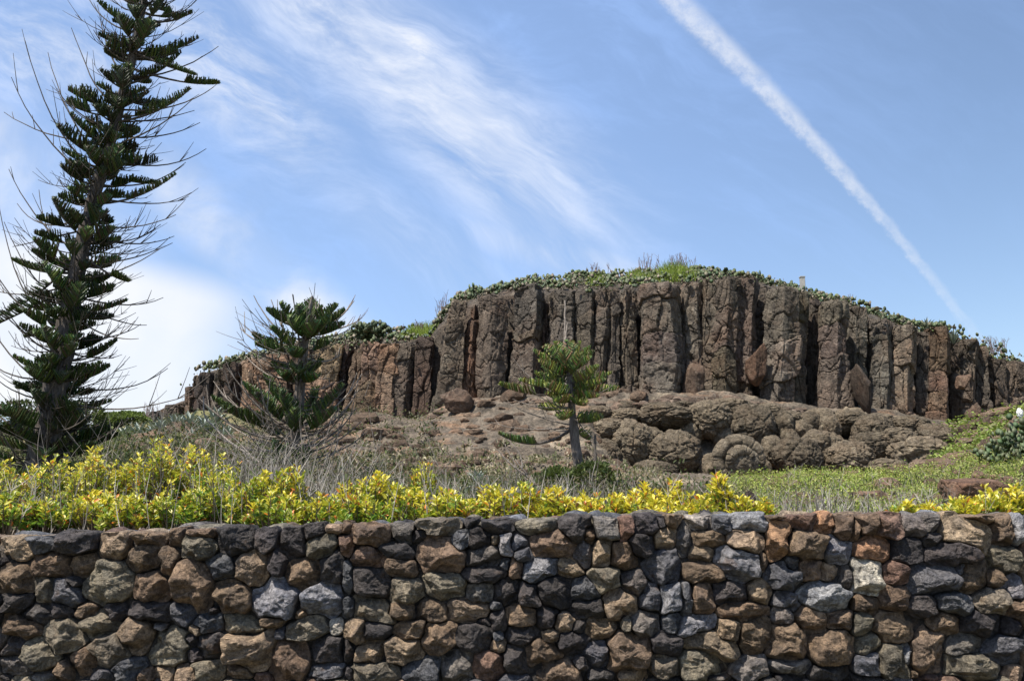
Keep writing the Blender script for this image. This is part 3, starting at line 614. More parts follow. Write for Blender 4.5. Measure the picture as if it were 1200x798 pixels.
# stones outside the picture and down to the ground
def try_add(px, py, w_, h_, cc_, tol=1.15):
    for s in stones:
        if ((px-s[0])/(s[2]+w_*0.6))**2 + ((py-s[1])/(s[3]+h_*0.6))**2 < tol**2: return
    stones.append([px, py, w_, h_, wr.normal(0, 0.25), cc_, 0])
codes = list('dgbtvsSrbvgd')
for k in range(5000):
    px = wr.uniform(-560, 1760); py = wr.uniform(604, 910)
    if -10 < px < 1210 and py < 800: continue
    if py < float(interp(px, WTOP))+14: continue
    try_add(px, py, wr.uniform(14, 27), wr.uniform(11, 20), codes[wr.integers(len(codes))], 1.0)
for k in range(6000):
    px = wr.uniform(-560, 1760); py = wr.uniform(602, 905)
    if py < float(interp(px, WTOP))+6: continue
    try_add(px, py, wr.uniform(4, 8), wr.uniform(3.5, 7), 'ddgbvs'[wr.integers(6)], 1.16)
SA = np.array([[s[0], s[1], s[2], s[3], s[4]] for s in stones])
def ndist(p, i):        # p (...,2) against stones i (K)
    dx = p[..., 0:1]-SA[i, 0]; dy = p[..., 1:2]-SA[i, 1]; c, s = np.cos(SA[i, 4]), np.sin(SA[i, 4])
    a = (dx*c+dy*s)/SA[i, 2]; b = (-dx*s+dy*c)/SA[i, 3]
    return (np.abs(a)**3.2+np.abs(b)**3.2)**(1/3.2)
wall = root('stone_wall', (0, YW, 0), 'long dry-stone retaining wall of rough grey, brown and tan rocks across the foreground', 'stone wall')
order = np.argsort([-(s[2]*s[3])*(1 if (0 <= s[0] <= 1200 and s[1] < 795) else 0.01) for s in stones])
top100 = set(order[:100].tolist())
rest = MB(); NA, NR = 90, 20
for i, s in enumerate(stones):
    r = np.random.default_rng(9000+i)
    th = np.linspace(0, 2*math.pi, NA, endpoint=False); d2 = np.stack([np.cos(th), np.sin(th)], 1)
    near = np.where((np.abs(SA[:, 0]-s[0]) < 75) & (np.abs(SA[:, 1]-s[1]) < 70))[0]; near = near[near != i]
    mx = max(s[2], s[3])*1.6; st_ = np.linspace(0.05, 1, 50)*mx
    pts = np.array([s[0], s[1]]) + d2[:, None, :]*st_[None, :, None]
    own = ndist(pts, np.array([i]))[..., 0]; oth = ndist(pts, near).min(-1) if len(near) else np.full(own.shape, 9.)
    top = pts[..., 1] < interp(pts[..., 0], WTOP) + 1.0 + 2.5*math.sin(i*2.1)
    bad = (own > oth*0.99) | (own > 1.55) | top
    first = np.where(bad.any(1), bad.argmax(1), len(st_)-1); rr = st_[first] - 0.35
    # facet corners: fewer straight edges
    rr = np.maximum(rr, 1.0)
    rr = np.minimum(rr, (np.roll(rr, 2)+np.roll(rr, -2))/2*1.12)
    ncut = int(r.integers(3, 7))
    for _ in range(ncut):
        a = r.uniform(0, 6.28); dd = r.uniform(0.85, 0.99)
        proj = d2 @ np.array([math.cos(a), math.sin(a)]); ext = (rr*proj).max()*dd
        rr = np.where(proj > 0.05, np.minimum(rr, ext/np.maximum(proj, 0.05)), rr)
    rr = 0.9*rr + 0.05*(np.roll(rr, 1)+np.roll(rr, -1))
    rr = rr*(1 + 0.022*np.interp(th, np.linspace(0, 2*math.pi, 15), np.append(r.normal(size=14), 0)))
    rho = np.sin(np.linspace(0, math.pi/2, NR))*.6+.4*np.linspace(0, 1, NR)
    size = (s[2]+s[3])/2*0.005; D = 0.03 + size*r.uniform(0.30, 0.65)
    RH, TT = np.meshgrid(rho, th, indexing='ij')
    U = RH*np.cos(TT); Vv = RH*np.sin(TT)
    X2 = s[0] + RH*rr[None, :]*d2[:, 0][None]; Y2 = s[1] + RH*rr[None, :]*d2[:, 1][None]
    ta = r.uniform(0, 6.28); h = 1.0 - r.uniform(0.05, 0.5)*(U*math.cos(ta)+Vv*math.sin(ta))
    tb = r.uniform(0, 6.28); h = np.minimum(h, 1.02 + r.uniform(-.08, .12) - r.uniform(0.2, 0.6)*(U*math.cos(tb)+Vv*math.sin(tb)))
    for _ in range(int(r.integers(3, 6))):
        a = r.uniform(0, 6.28); g1 = r.uniform(1.0, 2.6); c1 = 0.45 + g1*r.uniform(0.45, 0.85)
        h = np.minimum(h, c1 - g1*(U*math.cos(a)+Vv*math.sin(a)))
    h = h*np.clip(1-RH**26, 0, 1)**0.8
    h = np.clip(h, 0, 1.25)
    base = P(s[0], s[1], YW)
    off = r.normal(0, 0.015)
    wx = (X2-600)/F; vv = (399-Y2)/F; t_ = YW/(CP-vv*SP)
    W = np.stack([wx*t_, YW + 0.05 + off - D*h, EYE+(SP+vv*CP)*t_], -1).reshape(-1, 3)
    # front skin, then a skirt running back into the wall
    nz = 0.016*fbm(W*7+i, 3, 0.6) + 0.012*fbm(W*np.array([20, 20, 26])+i, 5, 0.7, ridge=True); q3 = perlin(W*np.array([9, 9, 14])+i*3)*2.2; nz = nz + .014*(np.floor(q3)+np.clip((q3-np.floor(q3)-.7)/.3, 0, 1))/2.2*1.6
    edge = np.clip(1.2-RH.ravel()**4, 0.25, 1)
    W[:, 1] -= nz*edge*np.clip(size/0.09, 0.4, 1.2)
    W[:, 0] += 0.008*perlin(W*14+5)*RH.ravel(); W[:, 2] += 0.010*perlin(W*14+9)*RH.ravel()
    ring = W[-NA:]; cen = ring.mean(0)
    sk = []
    for kk, (dep, shr) in enumerate([(0.03, 1.015), (0.08, 1.0), (0.15, 0.9), (0.22, 0.72)]):
        q_ = cen + (ring-cen)*np.array([shr, 1, shr]); q_[:, 1] = ring[:, 1]*0.3+cen[1]*0.7 + dep; q_ += 0.006*perlin(q_*18)[:, None]; sk.append(q_)
    allv = np.concatenate([W]+sk); fc = grid_faces(NR+4, NA, True)
    base_c = np.array(SC[s[5]])*np.array([1.06, 1.0, .94])*r.uniform(0.88, 1.38)*(1+r.normal(0, 0.012, 3))
    if i in top100:
        mbs = MB(); mbs.add(allv, fc, c=base_c); obj('stone', mbs, M_STONE, wall)
    else: rest.add(allv, fc, c=base_c)
# uneven capping stones lying behind the front edge
for k in range(230):
    px = wr.uniform(-560, 1760); Y = YW + wr.uniform(0.22, 0.42); x = (px-600)/F*YW
    zt = zrow(float(interp(px, WTOP)), YW) - 0.055
    v, f = rock((x, Y, zt), (wr.uniform(.06, .14), wr.uniform(.05, .1), wr.uniform(.04, .065)), k+50, 3, 0.9, 0.08)
    rest.add(v, t=f, c=np.array(SC[codes[k % 12]])*1.05)
obj('stones', rest, M_STONE, wall, kind='stuff')
# dark core behind the gaps between stones
mb = MB(); xs = np.linspace(-8.5, 8.5, 200); pxs = 600+xs/YW*F; zt = zrow(interp(pxs, WTOP), YW)-0.06
L0 = np.stack([xs, 0*xs+YW+0.075, 0*xs-0.05], 1); L1 = np.stack([xs, 0*xs+YW+0.075, zt], 1); L2 = np.stack([xs, 0*xs+YW+0.46, zt-0.01], 1); L3 = np.stack([xs, 0*xs+YW+0.46, 0*xs-0.05], 1)
V = np.concatenate([L0, L1, L2, L3]); V[:, 1] += 0.01*perlin(V*9)
mb.add(V, grid_faces(4, 200), c=(0.07, 0.062, 0.055)); obj('wall_core', mb, M_STONE, wall)

# ------------------------------------------------------------------ Norfolk pines
def frond(mb, axis, wid, dens, r, up=0.5, rb=0.024, start=0.12, tone=1.0, bark=0.02):
    """a leafy branch: axis path (n,3); rope-like branchlets on both sides held in a V"""
    n = len(axis); seg = np.linalg.norm(np.diff(axis, axis=0), axis=1); L = seg.sum()
    v, q_ = tube(axis, np.linspace(bark, bark*0.35, n), 5); mb.add(v, q_, c=(1, 1, 1), m=1)
    K = max(4, int(L*dens)); t = np.linspace(start, 1.0, K) + r.normal(0, 0.006, K); t = np.clip(t, 0, 1)
    f = t*(n-1); i0 = np.clip(f.astype(int), 0, n-2); fr = (f-i0)[:, None]
    p = axis[i0]*(1-fr)+axis[i0+1]*fr; tg = axis[i0+1]-axis[i0]; tg /= np.linalg.norm(tg, axis=1)[:, None]+1e-9
    upv = np.array([0, 0, 1.0]); side = np.cross(tg, upv); side /= np.linalg.norm(side, axis=1)[:, None]+1e-9
    nu = np.cross(side, tg)
    for sg in (-1, 1, 0):
        if sg == 0 and up < 0.2: continue
        prof = np.sin(np.clip(0.12+0.86*t, 0, 1)*math.pi)**0.6*(1-0.35*t)
        ln = wid*prof*r.uniform(0.72, 1.12, K) + 0.04
        if sg == 0: ln = ln*0.8
        d = side*sg*0.9 + tg*0.55 + nu*(up if sg else 1.0) + r.normal(0, 0.10, (K, 3)); d /= np.linalg.norm(d, axis=1)[:, None]
        p0 = p; p2 = p + d*ln[:, None]; p1 = p + d*ln[:, None]*0.5 + np.array([0, 0, -0.10])*ln[:, None]; p2 = p2 + np.array([0, 0, 0.10])*ln[:, None]
        g = np.stack([r.uniform(.035, .065, K), r.uniform(.055, .10, K), r.uniform(.016, .032, K)], 1)*tone; br_ = r.uniform(0, 1, K) < .10; g[br_] = np.array([.09, .065, .04])*tone
        yel = r.uniform(0, 1, K) < 0.12; g[yel] = np.array([.11, .15, .035])*tone
        tubes_batch(mb, p0, p1, p2, np.full(K, rb), np.full(K, rb*0.55), 5, 5, g)
        # needle tufts along each branchlet
        M = 14; tt = r.uniform(0.05, 1.02, (K, M)); pp = ((1-tt)**2)[..., None]*p0[:, None]+(2*tt*(1-tt))[..., None]*p1[:, None]+(tt**2)[..., None]*p2[:, None]
        nd = d[:, None, :]*0.8 + r.normal(0, 0.75, (K, M, 3)); nd /= np.linalg.norm(nd, axis=2, keepdims=True)
        a = np.cross(nd, r.normal(size=(K, M, 3))); a /= np.linalg.norm(a, axis=2, keepdims=True)
        l = rb*r.uniform(1.6, 2.7, (K, M, 1)); w_ = rb*0.32
        tri = np.stack([pp-a*w_, pp+a*w_, pp+nd*l], 2).reshape(-1, 3); idx = np.arange(K*M*3).reshape(-1, 3)
        mb.add(tri, t=idx, c=np.repeat(g*1.15, M*3, axis=0))
def upswept(p0, p2, sag, n=9):
    """branch path leaving the trunk, sagging then turning up at the tip"""
    d_ = p2-p0; kx = .48+.16*abs(math.sin(p2[0]*37+p2[2]*11)); mid = p0 + d_*np.array([kx, kx, .30+.25*abs(math.sin(p2[0]*19))]); mid = mid + np.array([0, 0, -sag*np.linalg.norm(d_)]); return bez(p0, mid, p2, n)
def bare(parent, path, r0, r, twigs=3, tone=1.0):
    mb = MB(); n = len(path); path = path + np.cumsum(r.normal(0, 0.008*np.linalg.norm(path[-1]-path[0]), path.shape), 0)*0.4
    v, q_ = tube(path, np.linspace(r0, r0*0.30, n), 5); mb.add(v, q_, c=np.array([1, 1, 1])*tone)
    for _ in range(twigs):
        i = int(r.integers(n//3, n-1)); L = np.linalg.norm(path[-1]-path[0])*r.uniform(.10, .28)
        tg = path[i+1]-path[i-1]; tg /= np.linalg.norm(tg); d = tg*0.8 + rv(r)*0.5 + np.array([0, 0, .55]); d /= np.linalg.norm(d)
        p2 = path[i]+d*L + np.array([0, 0, .12*L]); pt = bez(path[i], path[i]+d*L*.5, p2, 4)
        v, q_ = tube(pt, np.linspace(r0*.45, r0*.2, 4), 4); mb.add(v, q_, c=np.array([1, 1, 1])*tone)
    return obj('bare_branch', mb, M_DEAD, parent)
def rv(r): 
    v = r.normal(size=3); return v/np.linalg.norm(v)
def trunk_of(parent, pts, rads, tone=1.0, name='trunk'):
    pts = np.array(pts); n = len(pts); t = np.linspace(0, n-1, n*10); path = np.stack([np.interp(t, range(n), pts[:, k]) for k in range(3)], 1)
    for _ in range(6): path[1:-1] = (path[:-2]+path[1:-1]*2+path[2:])/4
    rr = np.interp(t, range(n), rads); v, q_ = tube(path, rr, 18)
    c = np.repeat(path, 18, 0); d = v-c; v = c + d*(1+0.22*fbm(v*np.array([4, 4, 1.6]), 4, .6)[:, None]+0.05*np.sin(v[:, 2:3]*9))
    mb = MB(); mb.add(v, q_, c=np.array([1, 1, 1])*tone); obj(name, mb, M_BARK, parent)
    return path, rr

# --- tall leaning pine at the left
YT = 20.0
r = np.random.default_rng(21)
tp = [(44,575,20),(52,530,18),(62,470,14.5),(75,400,12),(88,330,10),(105,250,8),(128,170,6.5),(150,90,5.5),(164,25,4.2),(176,-30,3.2),(190,-110,1.5)]
pts = [P(a, b, YT) for a, b, c in tp]; rads = [c/F*YT for a, b, c in tp]
base = pts[0].copy(); base[2] = float(ground_z(np.array([base[0]]), np.array([YT]))[0]) - 0.1
tall = root('pine_tree', base, 'tall leaning pine with sparse dark foliage and long bare upturned twigs, left edge', 'pine tree')
path, rr = trunk_of(tall, pts, rads)
def at_row(path, py, Y):
    zs = np.array([P(0, py, Y)[2]])[0]; i = int(np.argmin(np.abs(path[:, 2]-zs))); return path[i], i
crown = MB()
row = 560.0; wi = 0
while row > -105:
    p0, i = at_row(path, row, YT); nb = int(r.integers(7, 11)); a0 = r.uniform(0, 6.28)
    u = (560-row)/660.0
    for k in range(nb):
        a = a0 + k*2*math.pi/nb + r.normal(0, 0.2); d = np.array([math.cos(a), math.sin(a), 0])
        L = r.uniform(0.30, 1.0)*(1.15 - 0.25*u)*(.75+.5*abs(math.sin(wi*2.3))) * (1.25 if row > 470 else 1.0)
        st0 = p0 + np.array([0, 0, r.normal(0, .12)])
        tip = st0 + d*L + np.array([0, 0, L*r.uniform(0.02, 0.42)])
        ax = upswept(st0, tip, 0.16)
        frond(crown, ax, r.uniform(.16, .44), 13, r, up=1.0, rb=0.025, start=r.uniform(.15, .5), tone=r.choice([.4, .55, .7, .9, 1.4]), bark=0.028)
    row -= r.uniform(16, 27); wi += 1
# the outstretched leafy boughs
for (sy, tx, ty, dy) in [(60,232,45,.2),(60,228,88,-.3),(80,256,98,.1),(140,222,105,-.4),(100,212,62,.3),(25,225,15,.3),(240,205,205,-.2),(330,-15,385,-.3),(320,15,305,.3),(300,-5,372,.2),(470,8,500,-.5),(440,20,455,.4),(480,130,470,.5),(450,118,425,-.4),(530,110,520,-.6),(545,-10,530,-.6),(545,90,545,-.9),(520,10,480,.6),(380,30,395,-.5),(200,185,215,.4),(300,150,330,-.5)]:
    p0, i = at_row(path, sy, YT); tip = P(tx, ty, YT+dy); ax = upswept(p0, tip, 0.14, 11)
    frond(crown, ax, r.uniform(.16, .26), 12, r, up=.8, rb=.023, start=r.uniform(.3, .6), tone=r.uniform(.6, 1.0), bark=.034)
obj('crown', crown, [M_NEEDLE, M_BARK], tall)
BT = [(215,10,90,-.3),(165,5,130,.3),(300,8,195,0),(310,45,225,.5),(200,35,50,-.3),(185,60,60,.4),(130,85,35,.3),(150,70,110,-.3),(90,115,5,.3),(75,110,35,-.2),(60,120,55,.4),
 (95,255,55,.2),(125,250,100,-.3),(140,230,130,.3),(160,235,145,.2),(175,228,115,-.4),(190,240,175,.3),(215,218,190,.4),(235,218,235,.2),(260,205,250,-.2),(275,205,275,.4),(285,188,262,.3),
 (310,205,285,.2),(325,190,292,-.3),(345,192,350,.3),(350,172,382,.4),(365,160,395,-.3),(395,166,380,.1),(412,134,420,.3),(470,225,462,-.2),(450,197,432,.3),(425,120,405,.3),
 (560,-30,420,-.4),(440,-25,405,.5),(455,-30,330,.3),(400,-20,300,-.3),(385,-5,230,.3),(350,8,260,.3),(470,-10,440,-.6),(500,-20,470,.6),(330,-10,340,.5),(420,5,355,-.5),(250,20,240,.6),(270,12,290,-.4),
 (40,100,-10,.3),(30,235,-5,.2),(20,215,20,.2),(-10,240,-30,.2),(520,140,500,.5),(540,150,490,-.4),(530,-20,500,.4),(555,125,560,-.8),(555,150,540,-.6),(540,20,450,.8),(500,115,475,-.7)]
for (sy, tx, ty, dy) in BT:
    p0, i = at_row(path, sy, YT); tip = P(tx, ty, YT+dy*2)
    bare(tall, upswept(p0, tip, r.uniform(.10, .26), 10), .026, r, int(r.integers(2, 6)), r.uniform(.35, .75))

def twig_mass(parent, path, rows_, Y, n, lmin, lmax, r, tone, rad=.012):
    mb = MB(); i = r.integers(int(len(path)*rows_[0]), int(len(path)*rows_[1]), n); p0 = path[i]; a = r.uniform(0, 6.28, n); L = r.uniform(lmin, lmax, n)
    d = np.stack([np.cos(a), np.sin(a)*.8, r.uniform(-.05, .65, n)], 1); p2 = p0+d*L[:, None]; p1 = p0+d*L[:, None]*np.array([.62, .62, .15])-np.array([0, 0, .12])*L[:, None]+r.normal(0, .05, (n, 3))
    g = np.ones((n, 1))*np.array([1, 1, 1])*r.uniform(.35, 1.2, (n, 1))*tone
    tubes_batch(mb, p0, p1, p2, np.full(n, rad*1.3), np.full(n, rad*.45), 7, 4, g)
    for _ in range(4):
        t = r.uniform(.3, .95, n)[:, None]; b = (1-t)**2*p0+2*t*(1-t)*p1+t*t*p2; dd = d*.7+r.normal(0, .5, (n, 3)); dd[:, 2] = np.abs(dd[:, 2])+.2; l = (L*r.uniform(.12, .35, n))[:, None]
        tubes_batch(mb, b, b+dd*l*.5, b+dd*l+np.array([0, 0, .12])*l, np.full(n, rad*.75), np.full(n, rad*.35), 5, 3, g)
    return obj('twig_clumps', mb, M_DEAD, parent, kind='stuff')
twig_mass(tall, path, (.02, .97), YT, 300, .5, 1.6, r, .5)

# --- middle pine in front of the left cliff
YM = 25.0; r = np.random.default_rng(31)
tp = [(338,592,9),(341,540,8),(349,480,6.5),(354,430,5.5),(358,395,4.2),(361,370,2.6),(366,347,1.2)]
pts = [P(a, b, YM) for a, b, c in tp]; rads = [c/F*YM for a, b, c in tp]
base = pts[0].copy(); base[2] = float(ground_z(np.array([base[0]]), np.array([YM]))[0]) - 0.1
midp = root('pine_tree', base, 'medium pine with layered foliage and pale sweeping dead branches before the left cliff', 'pine tree')
path, rr = trunk_of(midp, pts, rads, 1.6)
crown = MB()
FM = [(385,313,364,.2),(388,328,356,-.5),(390,404,364,.3),(384,395,358,-.4),(392,403,380,-.2),(380,365,352,.6),(395,340,372,-.7),(398,385,372,-.8),(388,350,358,-.6),(388,375,360,.8),(395,370,378,-.9),
      (412,296,392,.3),(410,300,404,-.4),(414,318,384,-.6),(416,325,405,.7),(410,385,403,.2),(415,340,412,-.9),(440,318,428,.4),(445,330,440,-.8),(440,378,424,.4),(445,372,442,-.6),(430,350,436,-1.),
      (500,249,466,.2),(497,262,478,-.6),(490,285,450,.5),(500,300,462,-.9),(492,398,462,.3),(500,402,452,-.4),(505,392,480,-.9),(480,310,440,.8),(490,330,458,-1.),(505,345,480,-1.),(500,372,455,.9),(515,300,492,.7),(545,322,518,-.8),(548,362,528,-.7)]
for (sy, tx, ty, dy) in FM:
    p0, i = at_row(path, sy, YM); tip = P(tx, ty, YM+dy*1.6); ax = upswept(p0, tip, .16, 10)
    frond(crown, ax, r.uniform(.34, .46), 13, r, up=.9, rb=.032, start=.38 if abs(tx-352) > 30 else .2, tone=r.uniform(.9, 1.6), bark=.03)
obj('crown', crown, [M_NEEDLE, M_BARK], midp)
BM = [(405,296,347,.3),(415,283,385,.4),(430,278,400,-.4),(412,316,352,.5),(440,290,420,.5),(500,250,445,.2),(512,232,467,.3),(505,268,432,-.4),(508,262,450,-.8),(515,246,480,-.9),(520,262,492,.6),(525,236,500,-.9),(530,250,520,-.6),
      (500,425,437,.2),(515,420,455,.4),(520,410,470,-.5),(525,418,480,.5),(530,425,492,-.4),(520,400,505,.4),(380,408,362,.4),(385,424,372,.3),(390,415,352,-.3),(420,400,415,.5),(540,270,530,-.8),(545,300,560,-.9),(545,405,520,-.7),(550,310,590,-1.),(548,385,575,-.9),
      (520,280,460,-1.),(515,300,440,-1.2),(420,345,345,-.2),(405,375,350,.2),(540,430,505,.3),(535,290,505,-1.2)]
for (sy, tx, ty, dy) in BM:
    p0, i = at_row(path, sy, YM); tip = P(tx, ty, YM+dy*1.8)
    bare(midp, upswept(p0, tip, r.uniform(.12, .26), 10), .040, r, int(r.integers(2, 5)), r.uniform(1.0, 1.9))

twig_mass(midp, path, (.10, .72), YM, 90, .5, 2.0, r, 1.3, .014)

# --- small bright pine in the centre
YS = 25.0; r = np.random.default_rng(41)
tp = [(684,598,7),(680,560,6.5),(673,510,5.4),(670,475,4.2),(668,450,2.8),(665,432,1.6),(664,424,.9)]
pts = [P(a, b, YS) for a, b, c in tp]; rads = [c/F*YS for a, b, c in tp]
base = pts[0].copy(); base[2] = float(ground_z(np.array([base[0]]), np.array([YS]))[0]) - 0.1
smallp = root('pine_tree', base, 'small bright green pine with a flat crown in front of the middle columns', 'pine tree')
path, rr = trunk_of(smallp, pts, rads, 1.5)
crown = MB()
FS = [(434,650,402,.3),(434,664,400,-.2),(434,680,403,.3),(437,636,408,-.2),(437,696,412,.1),(436,645,406,.8),(436,690,408,.8),(438,670,402,1.),(448,636,430,1.),(448,700,430,-1.),(455,685,445,1.),(470,640,462,-.3),(470,695,462,.2),(436,626,412,.2),(434,640,406,-.4),(434,655,403,.5),(434,672,404,-.5),(434,688,410,.4),(436,692,420,-.4),(440,632,424,-.6),(438,660,410,-.8),(440,680,416,-.9),(440,645,418,.8),
      (460,586,451,.1),(455,610,446,-.5),(452,628,438,.6),(452,716,438,.2),(456,724,456,-.1),(458,708,446,-.6),(450,700,432,.6),(462,700,465,-.7),(462,640,452,-.8),(470,686,475,-.8),(470,650,470,-.7),
      (478,632,478,.5),(485,655,490,-.9),(488,700,488,.3),(495,705,490,-.5),(560,660,556,-.5),(555,712,545,.4),(500,690,515,.6)]
for (sy, tx, ty, dy) in FS:
    p0, i = at_row(path, sy, YS); tip = P(tx, ty, YS+dy*1.4); ax = upswept(p0, tip, .12, 10)
    far = math.hypot(tx-668, ty-sy)
    frond(crown, ax, .33, 11, r, up=.9, rb=.027, start=.45 if far > 60 else .18, tone=r.uniform(1.6, 2.5)*np.array([1.25, 1.0, .9]), bark=.022)
p0, i = at_row(path, 500, YS); ax = bez(p0, P(630, 535, YS), P(584, 508, YS-.2), 12); frond(crown, ax, .28, 14, r, up=1.0, rb=.024, start=.5, tone=2.0, bark=.05)
obj('crown', crown, [M_NEEDLE, M_BARK], smallp)
for (sy, tx, ty, dy) in [(470,602,420,.3),(500,575,493,.2),(478,600,468,-.3),(498,590,470,.4),(470,722,448,-.3),(505,640,500,.4),(490,700,520,-.4),(480,620,455,-.5)]:
    p0, i = at_row(path, sy, YS); tip = P(tx, ty, YS+dy*1.5); bare(smallp, upswept(p0, tip, .1, 9), .024, r, 2, r.uniform(.9, 1.4))

# dead snag and fallen boughs at the foot of the small pine
def sticks(name, label, cat, Y, lst, tone=1.0):
    b0 = P(lst[0][0][0][0], lst[0][0][0][1], Y); rt = root(name, (b0[0], Y, b0[2]-.2), label, cat)
    for (pp, rad) in lst:
        q_ = np.array([P(a, b, Y+(j*.25 if j else 0)) for j, (a, b) in enumerate(pp)]); n = len(q_)
        t = np.linspace(0, n-1, n*5); q_ = np.stack([np.interp(t, range(n), q_[:, k]) for k in range(3)], 1)
        for _ in range(3): q_[1:-1] = (q_[:-2]+2*q_[1:-1]+q_[2:])/4
        q_ = q_ + 0.03*np.stack([perlin(q_*3), perlin(q_*3+7), perlin(q_*3+15)], 1)
        v, f = tube(q_, np.linspace(rad, rad*.45, len(q_)), 7); mb = MB(); mb.add(v, f, c=np.array([1, 1, 1])*tone); obj('branch', mb, M_DEAD, rt)
    return rt
sticks('dead_snag', 'dark broken dead trunk with grey limbs right of the small pine base', 'dead tree', 24.0,
       [([(697,606),(698,570),(697,508)], .075), ([(694,600),(672,585),(664,570)], .05), ([(700,590),(680,553),(697,536)], .05), ([(702,604),(712,575),(733,598)], .045), ([(690,606),(690,560),(686,534)], .04)], .45)
sticks('fallen_branch', 'bent grey dead branch lying in dry grass left of the small pine', 'fallen branch', 20.0,
       [([(655,588),(625,566),(604,537)], .035), ([(628,568),(600,545),(583,527)], .028), ([(640,576),(612,560),(592,520)], .022), ([(612,548),(608,530),(596,515)], .018)], .9)
sticks('dry_flower_stalk', 'tall pale dead stalk standing against the columns behind the small pine', 'dead stalk', 40.3,
       [([(663,472),(662,410),(662,352)], .085), ([(662,400),(664,385),(665,378)], .04)], 1.2)
sticks('dead_branch', 'arched pale dead twig curving over the slope in front of the left cliff', 'dead branch', 21.0,
       [([(330,560),(262,512),(240,490),(238,465)], .03), ([(330,562),(290,530),(262,500)], .022)], 1.5)

# ------------------------------------------------------------------ yellow-leaved shrubs
def shrub(px, ty, hw, Y, label, seed, green=0.25, group='yellow-leaved shrubs behind the wall'):
    ty -= 7; hw *= 1.18; green += .06
    r = np.random.default_rng(seed); c = P(px, 620, Y); zg = 1.36; H = P(px, ty, Y)[2]-zg; hwm = hw/F*Y
    rt = root('yellow_shrub', (c[0], Y, zg), label, 'shrub', group)
    ns = int(36 + hwm*H*(300 if Y < 7 else 230)); stems, lv = MB(), MB()
    a = r.uniform(-1, 1, ns); b = r.uniform(-1, 1, ns)
    hh = H*np.clip(1 - 0.55*np.abs(a)**2.2 - 0.1*b**2, .2, 1)*r.uniform(.55, 1.02, ns)
    dep = min(hwm, .45)
    p0 = np.stack([c[0]+a*hwm*.35, Y+b*dep*.35, np.full(ns, zg)], 1); p2 = np.stack([c[0]+a*hwm, Y+b*dep, zg+hh], 1)
    p1 = (p0+p2)/2 + np.stack([a*hwm*.2, b*dep*.2, 0*a], 1)
    tubes_batch(stems, p0, p1, p2, np.full(ns, .006), np.full(ns, .0025), 6, 4, np.array([.16, .12, .08]))
    for k in range(ns):
        nl = int(r.integers(20, 34)); t = 1-r.uniform(0, 1, nl)**1.3*min(.55, .34/max(hh[k], .1)); t[:4] = 1
        pp = ((1-t)**2)[:, None]*p0[k]+(2*t*(1-t))[:, None]*p1[k]+(t**2)[:, None]*p2[k]
        az_ = r.uniform(0, 6.28, nl); upw = r.uniform(.35, 1.2, nl) + (t > .97)*.5
        d = np.stack([np.cos(az_), np.sin(az_), upw], 1); pp = pp + d*.008
        L = r.uniform(.025, .057, nl)*np.where(t > .985, .85, 1.1); W = L*r.uniform(.38, .5, nl)
        hfrac = np.clip((pp[:, 2]-zg)/H, 0, 1); yel = np.clip(.25+.85*hfrac+r.normal(0, .27, nl)+r.normal(0, .2)-green, 0, 1)[:, None]
        cl_ = np.array([.15, .26, .045])*(1-yel)+np.array([.72, .60, .075])*yel
        hot = r.uniform(0, 1, nl) < .035; cl_[hot] = np.array([.75, .26, .07]); pale = r.uniform(0, 1, nl) < .06; cl_[pale] = np.array([.78, .72, .30])
        brn = r.uniform(0, 1, nl) < .06; cl_[brn] = np.array([.25, .14, .06])
        leaves_batch(lv, pp, d, np.array([0, 0, 1.])+r.normal(0, .5, (nl, 3)), L, W, cl_*r.uniform(.8, 1.15, (nl, 1)))
    obj('stems', stems, M_STEM, rt); obj('foliage', lv, M_LEAF, rt)
